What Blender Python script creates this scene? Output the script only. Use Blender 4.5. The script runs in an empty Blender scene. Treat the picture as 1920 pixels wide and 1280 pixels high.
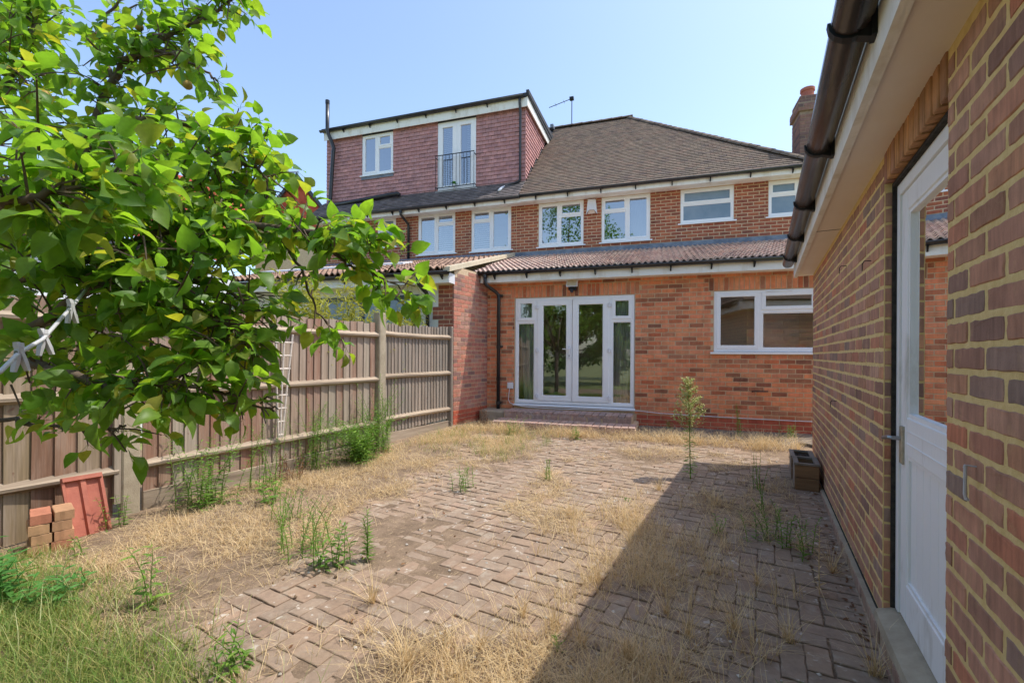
import bpy, math, random
import numpy as np
from mathutils import Matrix, Vector, Quaternion, noise as mnoise

# ------------------------------------------------------------------ camera, sky, sun, exposure
SC = bpy.context.scene
COL = SC.collection
FPX, ROLL, V0, CH = 853.0, math.radians(.32), 664.5, 1.37      # focal length in px of a 1920 px wide frame
YAW = math.radians(28.96)                                       # camera axis to the left of the garage wall's direction (+Y)
THETA = math.radians(10.86)                                     # the houses stand turned from the boundary lines
_R = Vector((math.cos(YAW), math.sin(YAW), 0)); _F = Vector((-math.sin(YAW), math.cos(YAW), 0)); _Z = Vector((0, 0, 1))
_r = _R*math.cos(ROLL) + _Z*math.sin(ROLL); _u = _Z*math.cos(ROLL) - _R*math.sin(ROLL); _b = -_F
cam = bpy.data.cameras.new('camera'); cam.sensor_width = 36; cam.lens = FPX/1920*36
cam.shift_y = (V0-640)/1920; cam.clip_start = .02; cam.clip_end = 2000
camo = bpy.data.objects.new('camera', cam); COL.objects.link(camo)
camo.matrix_world = Matrix(((_r.x, _u.x, _b.x, 0), (_r.y, _u.y, _b.y, 0), (_r.z, _u.z, _b.z, CH), (0, 0, 0, 1)))
SC.camera = camo
SUN = Vector((-.42, -.30, -1))
W = bpy.data.worlds.new('World'); SC.world = W; W.use_nodes = True
_n = W.node_tree.nodes; _s = _n.new('ShaderNodeTexSky'); _s.sky_type = 'NISHITA'; _s.sun_disc = False
_s.sun_elevation = math.atan2(1, math.hypot(.42, .30)); _s.sun_rotation = math.atan2(.42, .30)
_s.air_density = 1.0; _s.dust_density = 1.4; _s.ozone_density = 1.0
W.node_tree.links.new(_s.outputs[0], _n['Background'].inputs[0]); _n['Background'].inputs[1].default_value = .15
sl = bpy.data.lights.new('sun', 'SUN'); sl.energy = 2.05; sl.angle = math.radians(.5); sl.color = (1, .95, .86)
so = bpy.data.objects.new('sun', sl); COL.objects.link(so); so.rotation_mode = 'QUATERNION'
so.rotation_quaternion = SUN.to_track_quat('-Z', 'Y'); so.location = (5, 5, 20)
vs = SC.view_settings; vs.view_transform = 'Standard'; vs.look = 'None'; vs.gamma = 1; vs.exposure = 1.05; vs.use_curve_mapping = False
SC.cycles.max_bounces = 6; SC.cycles.transparent_max_bounces = 10; SC.cycles.diffuse_bounces = 4; SC.cycles.glossy_bounces = 3
SC.cycles.sample_clamp_indirect = 8

# ------------------------------------------------------------------ helpers
RND = random.Random(11); RG = np.random.default_rng(5)
I4 = Matrix.Identity(4)
HF = Matrix.Rotation(THETA, 4, 'Z')                                            # house frame
GF = Matrix(((0, 1, 0, .5), (-1, 0, 0, 0), (0, 0, 1, 0), (0, 0, 0, 1)))        # garage wall: x along -Y, y into the wall
SF = Matrix(((0, -1, 0, -4.7), (1, 0, 0, 0), (0, 0, 1, 0), (0, 0, 0, 1)))      # boundary fence and side wall: x along +Y
WM = {}

def at(u, v, d):
    p = (u-960)/FPX; q = (v-V0)/FPX; c, s = math.cos(ROLL), math.sin(ROLL)
    return Vector((0, 0, CH)) + d*(_F + (p*c+q*s)*_R + (p*s-q*c)*_Z)
def pix(P):
    q = Vector(P)-Vector((0, 0, CH)); d = q.dot(_F)
    if d < .05: return -9e9, -9e9, d
    x, y = q.dot(_R)/d, q.dot(_Z)/d; c, s = math.cos(ROLL), math.sin(ROLL)
    return 960+FPX*(x*c+y*s), V0+FPX*(x*s-y*c), d
def gz(x, y): return min(max(-.06+.03*y, -.05), .13)
def lin(*c): return tuple(((x/255+.055)/1.055)**2.4 if x > 10 else x/255/12.92 for x in c)+(1,)

def tag(o, label=None, cat=None, group=None, kind=None):
    if label: o['label'] = label
    if cat: o['category'] = cat
    if group: o['group'] = group
    if kind: o['kind'] = kind
    return o
def link(o, parent=None, world=I4):
    COL.objects.link(o)
    if parent is not None:
        o.parent = parent; o.matrix_parent_inverse = WM[parent.name].inverted()
    o.matrix_basis = world; WM[o.name] = world.copy()
    return o
def empty(name, loc, frame=I4):
    o = bpy.data.objects.new(name, None); o.empty_display_size = .1
    return link(o, None, frame @ Matrix.Translation(loc))

class MB:
    def __init__(s): s.v = []; s.f = []
    def add(s, vs, fs):
        k = len(s.v); s.v += [tuple(p) for p in vs]; s.f += [tuple(i+k for i in f) for f in fs]; return s
    def box(s, x0, x1, y0, y1, z0, z1):
        return s.add([(x0,y0,z0),(x1,y0,z0),(x1,y1,z0),(x0,y1,z0),(x0,y0,z1),(x1,y0,z1),(x1,y1,z1),(x0,y1,z1)],
                     [(0,3,2,1),(4,5,6,7),(0,1,5,4),(1,2,6,5),(2,3,7,6),(3,0,4,7)])
    def bbox(s, x0, x1, y0, y1, z0, z1, b=.006):
        """box with chamfered front (low y) edges"""
        vs = [(x0+b,y0,z0+b),(x1-b,y0,z0+b),(x1-b,y0,z1-b),(x0+b,y0,z1-b),(x0,y0+b,z0),(x1,y0+b,z0),(x1,y0+b,z1),(x0,y0+b,z1),
              (x0,y1,z0),(x1,y1,z0),(x1,y1,z1),(x0,y1,z1)]
        fs = [(0,1,2,3),(0,4,5,1),(1,5,6,2),(2,6,7,3),(3,7,4,0),(4,8,9,5),(5,9,10,6),(6,10,11,7),(7,11,8,4),(8,11,10,9)]
        return s.add(vs, fs)
    def quad(s, *p): return s.add(p, [tuple(range(len(p)))])
    def tube(s, pts, r, n=8, cap=True):
        pts = [Vector(p) for p in pts]; m = len(pts); rr = r if isinstance(r, (list, tuple)) else [r]*m
        t0 = (pts[1]-pts[0]).normalized(); a = t0.orthogonal().normalized(); vs = []
        for i, p in enumerate(pts):
            t = ((pts[min(i+1, m-1)]-pts[i]).normalized()+(pts[i]-pts[max(i-1, 0)]).normalized())
            t = t.normalized() if t.length > 1e-6 else t0
            a = (a-t*a.dot(t)).normalized(); b = t.cross(a)
            for k in range(n):
                w = 2*math.pi*k/n; vs.append(p+(a*math.cos(w)+b*math.sin(w))*rr[i])
        fs = [(i*n+k, i*n+(k+1) % n, (i+1)*n+(k+1) % n, (i+1)*n+k) for i in range(m-1) for k in range(n)]
        if cap: fs += [tuple(range(n))[::-1], tuple((m-1)*n+k for k in range(n))]
        return s.add(vs, fs)
    def prism(s, poly, a, b):
        """poly: list of points (Vector), swept from offset a to offset b"""
        a, b = Vector(a), Vector(b); n = len(poly); P = [Vector(p) for p in poly]
        fs = [tuple(range(n))[::-1], tuple(range(n, 2*n))]+[(i, (i+1) % n, n+(i+1) % n, n+i) for i in range(n)]
        return s.add([p+a for p in P]+[p+b for p in P], fs)
    def mesh(s, name, smooth=False):
        m = bpy.data.meshes.new(name); m.from_pydata(s.v, [], s.f); m.validate()
        if smooth: m.polygons.foreach_set('use_smooth', [True]*len(m.polygons))
        return m
    def build(s, name, mat, parent=None, frame=I4, smooth=False):
        m = s.mesh(name, smooth); m.materials.append(mat)
        return link(bpy.data.objects.new(name, m), parent, frame)

def np_mesh(name, verts, faces, mat, parent=None, smooth=False):
    """faces: (n,k) array"""
    m = bpy.data.meshes.new(name); n, k = faces.shape
    m.vertices.add(len(verts)); m.vertices.foreach_set('co', np.asarray(verts, np.float32).ravel())
    m.loops.add(n*k); m.loops.foreach_set('vertex_index', faces.astype(np.int32).ravel())
    m.polygons.add(n); m.polygons.foreach_set('loop_start', np.arange(0, n*k, k, dtype=np.int32))
    m.polygons.foreach_set('loop_total', np.full(n, k, np.int32))
    m.polygons.foreach_set('use_smooth', np.full(n, bool(smooth)))
    m.update(calc_edges=True); m.materials.append(mat)
    return link(bpy.data.objects.new(name, m), parent)

def lay(name, protos, items, mat, parent, limit=300, stuff=None, smooth=False):
    """items: (proto index, world matrix, size). The largest in view become objects, the rest one joined part."""
    ms = []
    for k, p in enumerate(protos):
        m = p.mesh(name, smooth); m.materials.append(mat); ms.append(m)
    sc = []
    for i, (k, M, sz) in enumerate(items):
        u, v, d = pix(M.translation); inside = -40 < u < 1960 and -40 < v < 1320 and d > 0
        sc.append((sz/(d*d) if inside else 0, i))
    sc.sort(reverse=True)
    own = {i for s, i in sc[:limit] if s > 0}
    inv = WM[parent.name].inverted()
    for i, (k, M, sz) in enumerate(items):
        if i in own:
            o = bpy.data.objects.new(name, ms[k]); COL.objects.link(o); o.parent = parent
            o.matrix_parent_inverse = inv; o.matrix_basis = M; WM[o.name] = M
    rest = [(k, M) for i, (k, M, sz) in enumerate(items) if i not in own]
    if not rest: return
    V = []; F3 = []; off = 0
    for k, p in enumerate(protos):
        Ms = [M for kk, M in rest if kk == k]
        if not Ms: continue
        pv = np.c_[np.array(p.v, float), np.ones(len(p.v))]
        A = np.array([[list(r) for r in M] for M in Ms])[:, :3, :]
        vv = np.einsum('nij,pj->npi', A, pv).reshape(-1, 3)
        tri = []
        for f in p.f: tri += [(f[0], f[j], f[j+1]) for j in range(1, len(f)-1)]
        tri = np.array(tri); n = len(p.v)
        ff = (tri[None]+(np.arange(len(Ms))*n)[:, None, None]).reshape(-1, 3)+off
        off += len(vv); V.append(vv); F3.append(ff)
    o = np_mesh(stuff or name+'_field', np.concatenate(V), np.concatenate(F3), mat, parent, smooth)
    o['kind'] = 'stuff'

# ------------------------------------------------------------------ materials
def newmat(name):
    m = bpy.data.materials.new(name); m.use_nodes = True; nt = m.node_tree
    return m, nt, nt.nodes['Principled BSDF'], nt.nodes['Material Output']
def nd(nt, t, **kw):
    n = nt.nodes.new(t)
    for k, v in kw.items():
        if k.startswith('i_'): n.inputs[k[2:].replace('_', ' ')].default_value = v
        else: setattr(n, k, v)
    return n
def pos(nt, scale=(1, 1, 1)):
    g = nd(nt, 'ShaderNodeNewGeometry'); mp = nd(nt, 'ShaderNodeMapping'); mp.inputs['Scale'].default_value = scale
    nt.links.new(g.outputs['Position'], mp.inputs[0]); return mp.outputs[0]
def noise(nt, scale, detail=4, rough=.6, stretch=(1, 1, 1), dist=0):
    n = nd(nt, 'ShaderNodeTexNoise'); n.inputs['Scale'].default_value = scale; n.inputs['Detail'].default_value = detail
    n.inputs['Roughness'].default_value = rough; n.inputs['Distortion'].default_value = dist
    nt.links.new(pos(nt, stretch), n.inputs['Vector']); return n.outputs[0]
def ramp(nt, fac, stops, interp='LINEAR'):
    r = nd(nt, 'ShaderNodeValToRGB'); cr = r.color_ramp; cr.interpolation = interp
    while len(cr.elements) < len(stops): cr.elements.new(.5)
    for e, (p, c) in zip(cr.elements, stops): e.position = p; e.color = c if len(c) == 4 else tuple(c)+(1,)
    nt.links.new(fac, r.inputs[0]); return r.outputs[0]
def mix(nt, fac, a, b, mode='MIX'):
    m = nd(nt, 'ShaderNodeMix'); m.data_type = 'RGBA'; m.blend_type = mode
    for s, x in ((0, fac), (6, a), (7, b)):
        if isinstance(x, (int, float)): m.inputs[s].default_value = x
        elif isinstance(x, tuple): m.inputs[s].default_value = x
        else: nt.links.new(x, m.inputs[s])
    return m.outputs[2]
def gray(a): return (a, a, a, 1)
def rndval(nt):
    """a number of its own for every object and for every loose piece of a joined mesh"""
    o = nd(nt, 'ShaderNodeObjectInfo'); g = nd(nt, 'ShaderNodeNewGeometry')
    a = nd(nt, 'ShaderNodeMath', operation='ADD'); f = nd(nt, 'ShaderNodeMath', operation='FRACT')
    nt.links.new(o.outputs['Random'], a.inputs[0]); nt.links.new(g.outputs['Random Per Island'], a.inputs[1])
    nt.links.new(a.outputs[0], f.inputs[0]); return f.outputs[0]
def bump(nt, bs, height, strength, dist=.01):
    b = nd(nt, 'ShaderNodeBump'); b.inputs['Strength'].default_value = strength; b.inputs['Distance'].default_value = dist
    nt.links.new(height, b.inputs['Height']); nt.links.new(b.outputs[0], bs.inputs['Normal'])
def surf(name, c1, c2, scale=6, rough=.8, bstr=.2, bscale=60, stretch=(1, 1, 1), var=0, lo=.35, hi=.65, spec=.3, metal=0, dist=.004):
    m, nt, b, o = newmat(name)
    c = ramp(nt, noise(nt, scale, 5, .65, stretch), [(lo, c1), (hi, c2)])
    if var: c = mix(nt, 1.0, c, ramp(nt, rndval(nt), [(0, gray(1-var)), (1, gray(1+var*.6))]), 'MULTIPLY')
    nt.links.new(c, b.inputs['Base Color']); b.inputs['Roughness'].default_value = rough
    b.inputs['Specular IOR Level'].default_value = spec; b.inputs['Metallic'].default_value = metal
    if bstr: bump(nt, b, noise(nt, bscale, 4, .6, stretch), bstr, dist)
    return m
def brickmat(name, pal, streak=.25, mark=None, markamt=.0, bstr=.5, stretch=(1, 1, .12), spots=None):
    m, nt, b, o = newmat(name)
    n = len(pal); stops = [((i+.5)/n, c) for i, c in enumerate(pal)]
    c = ramp(nt, rndval(nt), stops)
    c = mix(nt, 1.0, c, ramp(nt, noise(nt, 38, 4, .6, stretch), [(.3, gray(1-streak)), (.7, gray(1+streak))]), 'MULTIPLY')
    c = mix(nt, 1.0, c, ramp(nt, noise(nt, 7, 3, .6), [(.3, gray(.8)), (.7, gray(1.15))]), 'MULTIPLY')
    if mark: c = mix(nt, ramp(nt, noise(nt, 11, 6, .7), [(.60-markamt*.2, gray(0)), (.74, gray(min(1, markamt*2)))]), c, mark)
    if spots: c = mix(nt, ramp(nt, noise(nt, 17, 3, .55), [(.64, gray(0)), (.69, gray(.8))]), c, spots)
    c = mix(nt, ramp(nt, noise(nt, 90, 4, .7), [(.62, gray(0)), (.75, gray(.55))]), c, mix(nt, 1.0, c, gray(.45), 'MULTIPLY'))
    nt.links.new(c, b.inputs['Base Color']); b.inputs['Roughness'].default_value = .9; b.inputs['Specular IOR Level'].default_value = .25
    bump(nt, b, noise(nt, 130, 6, .75), bstr, .004)
    return m
def leafmat(name, pal, trans=.4, rough=.45, spec=.5, tcol=None):
    m, nt, b, o = newmat(name)
    n = len(pal); c = ramp(nt, rndval(nt), [((i+.5)/n, x) for i, x in enumerate(pal)])
    c = mix(nt, 1.0, c, ramp(nt, noise(nt, 60, 3), [(.3, gray(.85)), (.7, gray(1.15))]), 'MULTIPLY')
    nt.links.new(c, b.inputs['Base Color']); b.inputs['Roughness'].default_value = rough; b.inputs['Specular IOR Level'].default_value = spec
    t = nd(nt, 'ShaderNodeBsdfTranslucent'); nt.links.new(mix(nt, 1.0, c, tcol or (1.6, 1.7, .5, 1), 'MULTIPLY'), t.inputs[0])
    x = nd(nt, 'ShaderNodeMixShader'); x.inputs[0].default_value = trans
    nt.links.new(b.outputs[0], x.inputs[1]); nt.links.new(t.outputs[0], x.inputs[2]); nt.links.new(x.outputs[0], o.inputs[0])
    return m
def glassmat(name, tint=(.86, .9, .9, 1), boost=1.7, rough=0.0):
    m, nt, b, o = newmat(name)
    tr = nd(nt, 'ShaderNodeBsdfTransparent'); tr.inputs[0].default_value = tint
    gl = nd(nt, 'ShaderNodeBsdfGlossy'); gl.inputs['Roughness'].default_value = rough; gl.inputs[0].default_value = (1, 1, 1, 1)
    fr = nd(nt, 'ShaderNodeFresnel'); fr.inputs[0].default_value = 1.52
    mu = nd(nt, 'ShaderNodeMath', operation='MULTIPLY'); mu.inputs[1].default_value = boost; mu.use_clamp = True
    nt.links.new(fr.outputs[0], mu.inputs[0]); x = nd(nt, 'ShaderNodeMixShader')
    nt.links.new(mu.outputs[0], x.inputs[0]); nt.links.new(tr.outputs[0], x.inputs[1]); nt.links.new(gl.outputs[0], x.inputs[2])
    nt.links.new(x.outputs[0], o.inputs[0]); return m

M = {}
M['upvc'] = surf('white_upvc', lin(240, 240, 240), lin(245, 245, 244), 3, .35, 0, spec=.5)
M['fascia'] = surf('white_fascia', lin(206, 196, 174), lin(242, 240, 232), 5, .5, .05, 30, (1, 1, .35), lo=.2, hi=.5, spec=.4)
M['soffit'] = surf('garage_soffit_board', lin(236, 224, 208), lin(242, 232, 220), 1.6, .55, .06, 40, spec=.35)
M['blackpl'] = surf('black_gutter_plastic', lin(30, 31, 34), lin(52, 50, 50), 5, .3, .03, 30, spec=.5)
M['browngut'] = surf('glossy_dark_gutter', lin(30, 27, 28), lin(78, 68, 64), 9, .24, .08, 60, (1, .25, 1), lo=.3, hi=.75, spec=.6)
M['lead'] = surf('lead_flashing', lin(98, 106, 118), lin(136, 143, 152), 5, .6, .25, 30)
M['felt'] = surf('dark_roof_felt', lin(54, 56, 60), lin(80, 82, 86), 8, .85, .3, 90)
M['glass'] = glassmat('window_glass', (.93, .95, .94, 1), boost=4.5)
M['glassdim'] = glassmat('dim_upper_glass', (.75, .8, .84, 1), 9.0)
M['frost'] = surf('frosted_glass', lin(112, 134, 150), lin(132, 150, 163), 2, .25, .1, 200, spec=.6)
M['room'] = surf('room_plaster', lin(232, 214, 188), lin(238, 224, 202), 1, .8, 0)
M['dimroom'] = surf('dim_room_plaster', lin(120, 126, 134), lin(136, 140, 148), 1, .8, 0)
M['curtain'] = surf('grey_curtain_cloth', lin(176, 172, 168), lin(206, 203, 199), 9, .9, .1, 80, (1, 1, .1))
M['blind'] = surf('white_blind', lin(214, 216, 216), lin(228, 230, 230), 3, .6, 0)
M['mortar_y'] = surf('yellow_mortar', lin(217, 190, 127), lin(231, 207, 148), 22, .95, .7, 150, dist=.005)
M['mortar_t'] = surf('tan_mortar', lin(197, 169, 134), lin(212, 187, 155), 20, .95, .5, 150)
M['mortar_o'] = surf('orange_tan_mortar', lin(199, 170, 134), lin(208, 182, 149), 20, .95, .5, 150)
M['brick_g'] = brickmat('garage_brick', [lin(190, 142, 119), lin(165, 125, 106), lin(202, 148, 114), lin(139, 108, 97), lin(193, 152, 128), lin(200, 130, 99), lin(149, 127, 115), lin(188, 144, 122), lin(174, 130, 105)], .2, lin(216, 179, 132), .2)
M['brick_gs'] = brickmat('garage_soldier_brick', [lin(194, 145, 101), lin(176, 130, 96), lin(155, 118, 93), lin(199, 152, 109), lin(164, 120, 101)], .25)
M['brick_e'] = brickmat('extension_brick', [lin(225, 141, 97), lin(219, 135, 99), lin(225, 145, 100), lin(221, 143, 105), lin(207, 133, 100), lin(225, 139, 95), lin(224, 146, 108), lin(225, 142, 99), lin(174, 120, 92), lin(224, 136, 96), lin(226, 151, 107), lin(190, 129, 95), lin(132, 88, 70), lin(197, 111, 75), lin(157, 105, 79), lin(208, 121, 83)], .12, lin(250, 203, 158), .14, .3)
M['brick_p'] = brickmat('red_plinth_brick', [lin(192, 99, 74), lin(184, 91, 70), lin(200, 107, 79)], .12, None, 0, .3)
M['brick_m'] = brickmat('upper_wall_brick', [lin(166, 97, 72), lin(145, 88, 71), lin(178, 106, 74), lin(127, 81, 69), lin(171, 97, 71), lin(153, 91, 74), lin(182, 110, 79)], .15, None, 0, .3)
M['brick_s'] = brickmat('side_wall_brick', [lin(191, 126, 104), lin(181, 117, 102), lin(198, 133, 108), lin(167, 119, 106), lin(191, 145, 126), lin(145, 111, 102)], .15, lin(199, 159, 139), .2, .3)
M['brick_c'] = brickmat('chimney_brick', [lin(140, 108, 98), lin(124, 98, 92), lin(152, 114, 98), lin(112, 92, 88)], .15)
M['paver'] = brickmat('worn_block_paver', [lin(155, 131, 112), lin(146, 124, 105), lin(163, 136, 114), lin(143, 124, 107), lin(151, 131, 113), lin(157, 137, 118)], .16, lin(187, 179, 162), .34, 1.0, (1, 1, 1), lin(211, 202, 188))
_m = M['paver']; _nt = _m.node_tree; _bs = _nt.nodes['Principled BSDF']; _src = _bs.inputs['Base Color'].links[0].from_socket
_nt.links.new(mix(_nt, ramp(_nt, noise(_nt, 2.4, 7, .72), [(.40, gray(0)), (.66, gray(.8))]), _src, mix(_nt, noise(_nt, 40, 4, .7), lin(128, 108, 90), lin(176, 154, 130))), _bs.inputs['Base Color'])
M['tile_r'] = brickmat('brown_plain_tile', [lin(119, 103, 90), lin(107, 95, 84), lin(126, 110, 95), lin(99, 87, 81), lin(121, 101, 88)], .12, lin(140, 130, 108), .2, .5, (1, 1, 1))
M['tile_n'] = brickmat('grey_plain_tile', [lin(102, 94, 91), lin(115, 107, 105), lin(91, 85, 85), lin(124, 113, 109)], .12, lin(155, 148, 137), .2, .5, (1, 1, 1))
M['tile_h'] = brickmat('hung_clay_tile', [lin(192, 142, 137), lin(185, 136, 132), lin(199, 148, 141), lin(187, 142, 139), lin(177, 132, 130)], .08, None, 0, .3, (1, 1, 1))
M['tile_e'] = brickmat('extension_roof_tile', [lin(192, 165, 152), lin(177, 153, 143), lin(203, 177, 160), lin(163, 139, 132), lin(194, 160, 144)], .14, lin(217, 204, 185), .5, .5, (1, 1, 1))
M['tile_p'] = brickmat('sandy_pantile', [lin(164, 133, 112), lin(149, 120, 103), lin(174, 143, 122), lin(133, 107, 93)], .15, lin(197, 175, 153), .3, .5, (1, 1, 1))
M['tile_red'] = brickmat('red_clay_tile', [lin(190, 88, 66), lin(178, 80, 62), lin(200, 98, 74)], .1, None, 0, .3, (1, 1, 1))
M['terra'] = surf('terracotta', lin(166, 98, 82), lin(186, 116, 96), 7, .8, .4, 70)
M['cem'] = surf('cement_verge', lin(196, 182, 154), lin(214, 202, 176), 10, .95, .5, 90)
M['conc'] = surf('weathered_concrete', lin(158, 144, 122), lin(184, 170, 146), 9, .95, .8, 120, lo=.3, hi=.7)
M['render'] = surf('cream_render', lin(222, 218, 200), lin(232, 229, 214), 3, .9, .2, 80)
M['whiterender'] = surf('white_render', lin(232, 232, 230), lin(240, 240, 238), 3, .9, .1, 60)
M['anthra'] = surf('anthracite_frame', lin(48, 54, 64), lin(58, 64, 74), 4, .4, 0, spec=.5)
M['paint'] = surf('worn_white_paint', lin(196, 192, 182), lin(241, 241, 239), 7, .5, .4, 60, (1, 1, .3), lo=.22, hi=.42, spec=.4)
M['dark'] = surf('dark_gap_sealant', lin(40, 38, 36), lin(66, 62, 56), 30, .9, .5, 90)
M['metal'] = surf('dull_steel', lin(150, 152, 154), lin(176, 178, 180), 12, .35, .05, 90, metal=.9)
M['chm'] = surf('chimney_mortar', lin(140, 120, 104), lin(158, 138, 118), 20, .95, .4, 120)
M['black'] = surf('black_paint', lin(26, 28, 30), lin(38, 40, 42), 5, .5, 0)
M['plasticw'] = surf('white_plastic', lin(220, 220, 222), lin(230, 230, 232), 4, .4, 0, spec=.5)
M['trellis'] = surf('weathered_trellis_wood', lin(196, 184, 172), lin(224, 212, 199), 20, .8, .2)
M['plasticg'] = surf('pale_grey_plastic', lin(188, 188, 194), lin(206, 206, 212), 20, .45, .05, spec=.5)
def fencemat(name, a, b, c, var=.28):
    m, nt, bs, o = newmat(name)
    col = ramp(nt, rndval(nt), [(.1, a), (.5, b), (.9, c)])
    col = mix(nt, ramp(nt, noise(nt, 9, 5, .7, (1, 1, .10)), [(.4, gray(0)), (.7, gray(.75))]), col, lin(176, 158, 142))
    col = mix(nt, 1.0, col, ramp(nt, noise(nt, 70, 4, .6, (1, 1, .03)), [(.3, gray(1-var)), (.7, gray(1+var*.6))]), 'MULTIPLY')
    col = mix(nt, ramp(nt, noise(nt, 14, 2, .5, (1, 1, .8)), [(.70, gray(0)), (.76, gray(.6))]), col, lin(112, 66, 52))
    nt.links.new(col, bs.inputs['Base Color']); bs.inputs['Roughness'].default_value = .85; bs.inputs['Specular IOR Level'].default_value = .2
    bump(nt, bs, noise(nt, 90, 4, .6, (1, 1, .03)), .5, .003); return m
M['board'] = fencemat('weathered_fence_board', lin(146, 104, 84), lin(154, 126, 106), lin(166, 152, 134))
M['boardg'] = fencemat('grey_fence_board', lin(130, 120, 108), lin(148, 138, 126), lin(138, 130, 120), .28)
M['boardn'] = fencemat('brown_fence_board', lin(126, 96, 78), lin(146, 114, 92), lin(142, 124, 98))
def wood(name, a, b, st): return surf(name, a, b, 14, .85, .5, 70, st, .15, .3, .7, .2)
M['rail'] = wood('weathered_rail', lin(128, 112, 96), lin(186, 168, 146), (1, .08, 1))
M['planter'] = wood('old_planter_wood', lin(98, 74, 54), lin(146, 116, 86), (.1, 1, 1))
M['planterg'] = wood('grey_planter_wood', lin(128, 120, 110), lin(152, 142, 130), (1, .2, 1))
M['soil'] = surf('dark_potting_soil', lin(48, 42, 38), lin(84, 72, 62), 60, .95, 1, 120, dist=.01)
M['bark'] = surf('tree_bark', lin(84, 72, 62), lin(120, 104, 90), 20, .9, .7, 90, (1, 1, .4))
M['leaf'] = leafmat('pear_leaf', [lin(98, 140, 57), lin(115, 154, 60), lin(90, 130, 58), lin(129, 165, 66), lin(107, 146, 65), lin(123, 161, 61), lin(94, 136, 66), lin(139, 159, 63), lin(107, 147, 58), lin(103, 139, 63), lin(153, 155, 70)], .58, .42, .4, (1.9, 1.8, .55, 1))
M['fruit'] = surf('russet_fruit', lin(168, 134, 66), lin(196, 158, 84), 16, .6, .1, 60)
M['weed'] = leafmat('weed_leaf', [lin(103, 139, 57), lin(116, 152, 63), lin(90, 126, 55), lin(129, 161, 67)], .35, .6, .3, (1.4, 1.5, .5, 1))
M['bush'] = leafmat('bush_leaf', [lin(88, 138, 66), lin(98, 150, 72), lin(80, 128, 62)], .35, .5, .4, (1.5, 1.6, .5, 1))
M['seed'] = leafmat('pale_flower_head', [lin(186, 190, 132), lin(172, 180, 118), lin(200, 200, 150)], .3, .8, .2, (1.1, 1.1, .7, 1))
M['bamboo'] = leafmat('yellow_bamboo_leaf', [lin(176, 172, 84), lin(160, 164, 76), lin(190, 182, 100), lin(146, 152, 72)], .4, .6, .3, (1.3, 1.3, .5, 1))
M['straw'] = leafmat('dry_grass_blade', [lin(224, 201, 157), lin(208, 183, 139), lin(232, 210, 172), lin(197, 169, 125)], .3, .8, .2, (1.1, 1.05, .85, 1))
M['grass'] = leafmat('green_grass_blade', [lin(108, 136, 60), lin(126, 148, 70), lin(92, 120, 52), lin(150, 158, 88), lin(176, 166, 104)], .3, .65, .3, (1.3, 1.4, .5, 1))
M['far'] = leafmat('far_tree_leaf', [lin(92, 130, 58), lin(108, 144, 64), lin(80, 118, 54)], .3, .6, .3, (1.4, 1.5, .5, 1))
M['dead'] = leafmat('dead_leaf', [lin(126, 86, 58), lin(104, 72, 52), lin(146, 108, 74)], .2, .8, .2, (1.1, 1, .8, 1))
# ------------------------------------------------------------------ ground and patio
def nz(x, y, s, k=0): return mnoise.noise(Vector((x*s+k*7.3, y*s-k*3.1, k*1.7)))       # about -1..1
def sstep(a, b, x):
    t = min(max((x-a)/(b-a), 0), 1); return t*t*(3-2*t)
def hxy(x, y): return x*math.cos(THETA)+y*math.sin(THETA), -x*math.sin(THETA)+y*math.cos(THETA)
def cover(x, y):
    """0 where the pavers lie bare, 1 where soil and thatch bury them"""
    n = .35*nz(x, y, 1.6)+.2*nz(x, y, 4.3, 2)
    edge = -2.25-.27*(y-.5)
    c = sstep(.15, -.45, x-edge+n)
    c = max(c, sstep(1.15, .6, y+.3*n+.25*sstep(-2.5, -1, x)))
    X, Y = hxy(x, y); c = max(c, sstep(6.75, 7.05, Y+.3*n))
    c = max(c, .92*sstep(.22, .45, nz(x, y, 1.1, 5)+.3*nz(x, y, 5, 6)-.25*sstep(.25, .35, x)))
    return c
m, nt, b, o = newmat('dry_sandy_soil')
c = ramp(nt, noise(nt, 3.2, 6, .7), [(.3, lin(108, 92, 78)), (.5, lin(138, 118, 98)), (.7, lin(160, 138, 116))])
c = mix(nt, ramp(nt, noise(nt, 26, 5, .75), [(.5, gray(0)), (.72, gray(.6))]), c, lin(92, 76, 62))
c = mix(nt, ramp(nt, noise(nt, 60, 3, .7, (1, .25, 1)), [(.58, gray(0)), (.68, gray(.7))]), c, lin(190, 166, 130))
nt.links.new(c, b.inputs['Base Color']); b.inputs['Roughness'].default_value = 1; b.inputs['Specular IOR Level'].default_value = .1
bump(nt, b, noise(nt, 70, 6, .75), .9, .012); M['earth'] = m
def terrain():
    x0, x1, y0, y1, st = -7.6, 3.4, -3.0, 9.6, .065
    nx, ny = int((x1-x0)/st)+1, int((y1-y0)/st)+1; V = []
    for j in range(ny):
        for i in range(nx):
            x, y = x0+i*st, y0+j*st; cv = cover(x, y)
            z = gz(x, y)-.0065+.0165*cv+.0045*nz(x, y, 1.3, 12)+.002*nz(x, y, 6, 13)+.006*nz(x, y, 9, 1)*cv+.012*nz(x, y, 2.2, 3)*cv
            e = min(i, nx-1-i, j, ny-1-j)
            if e < 3: z -= .05*(3-e)
            if x > .46: z = min(z, gz(x, y)-.02)
            V.append((x, y, z))
    F = np.array([(j*nx+i, j*nx+i+1, (j+1)*nx+i+1, (j+1)*nx+i) for j in range(ny-1) for i in range(nx-1)])
    tag(np_mesh('ground', np.array(V), F, M['earth'], None, True), kind='structure')
terrain()
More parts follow.
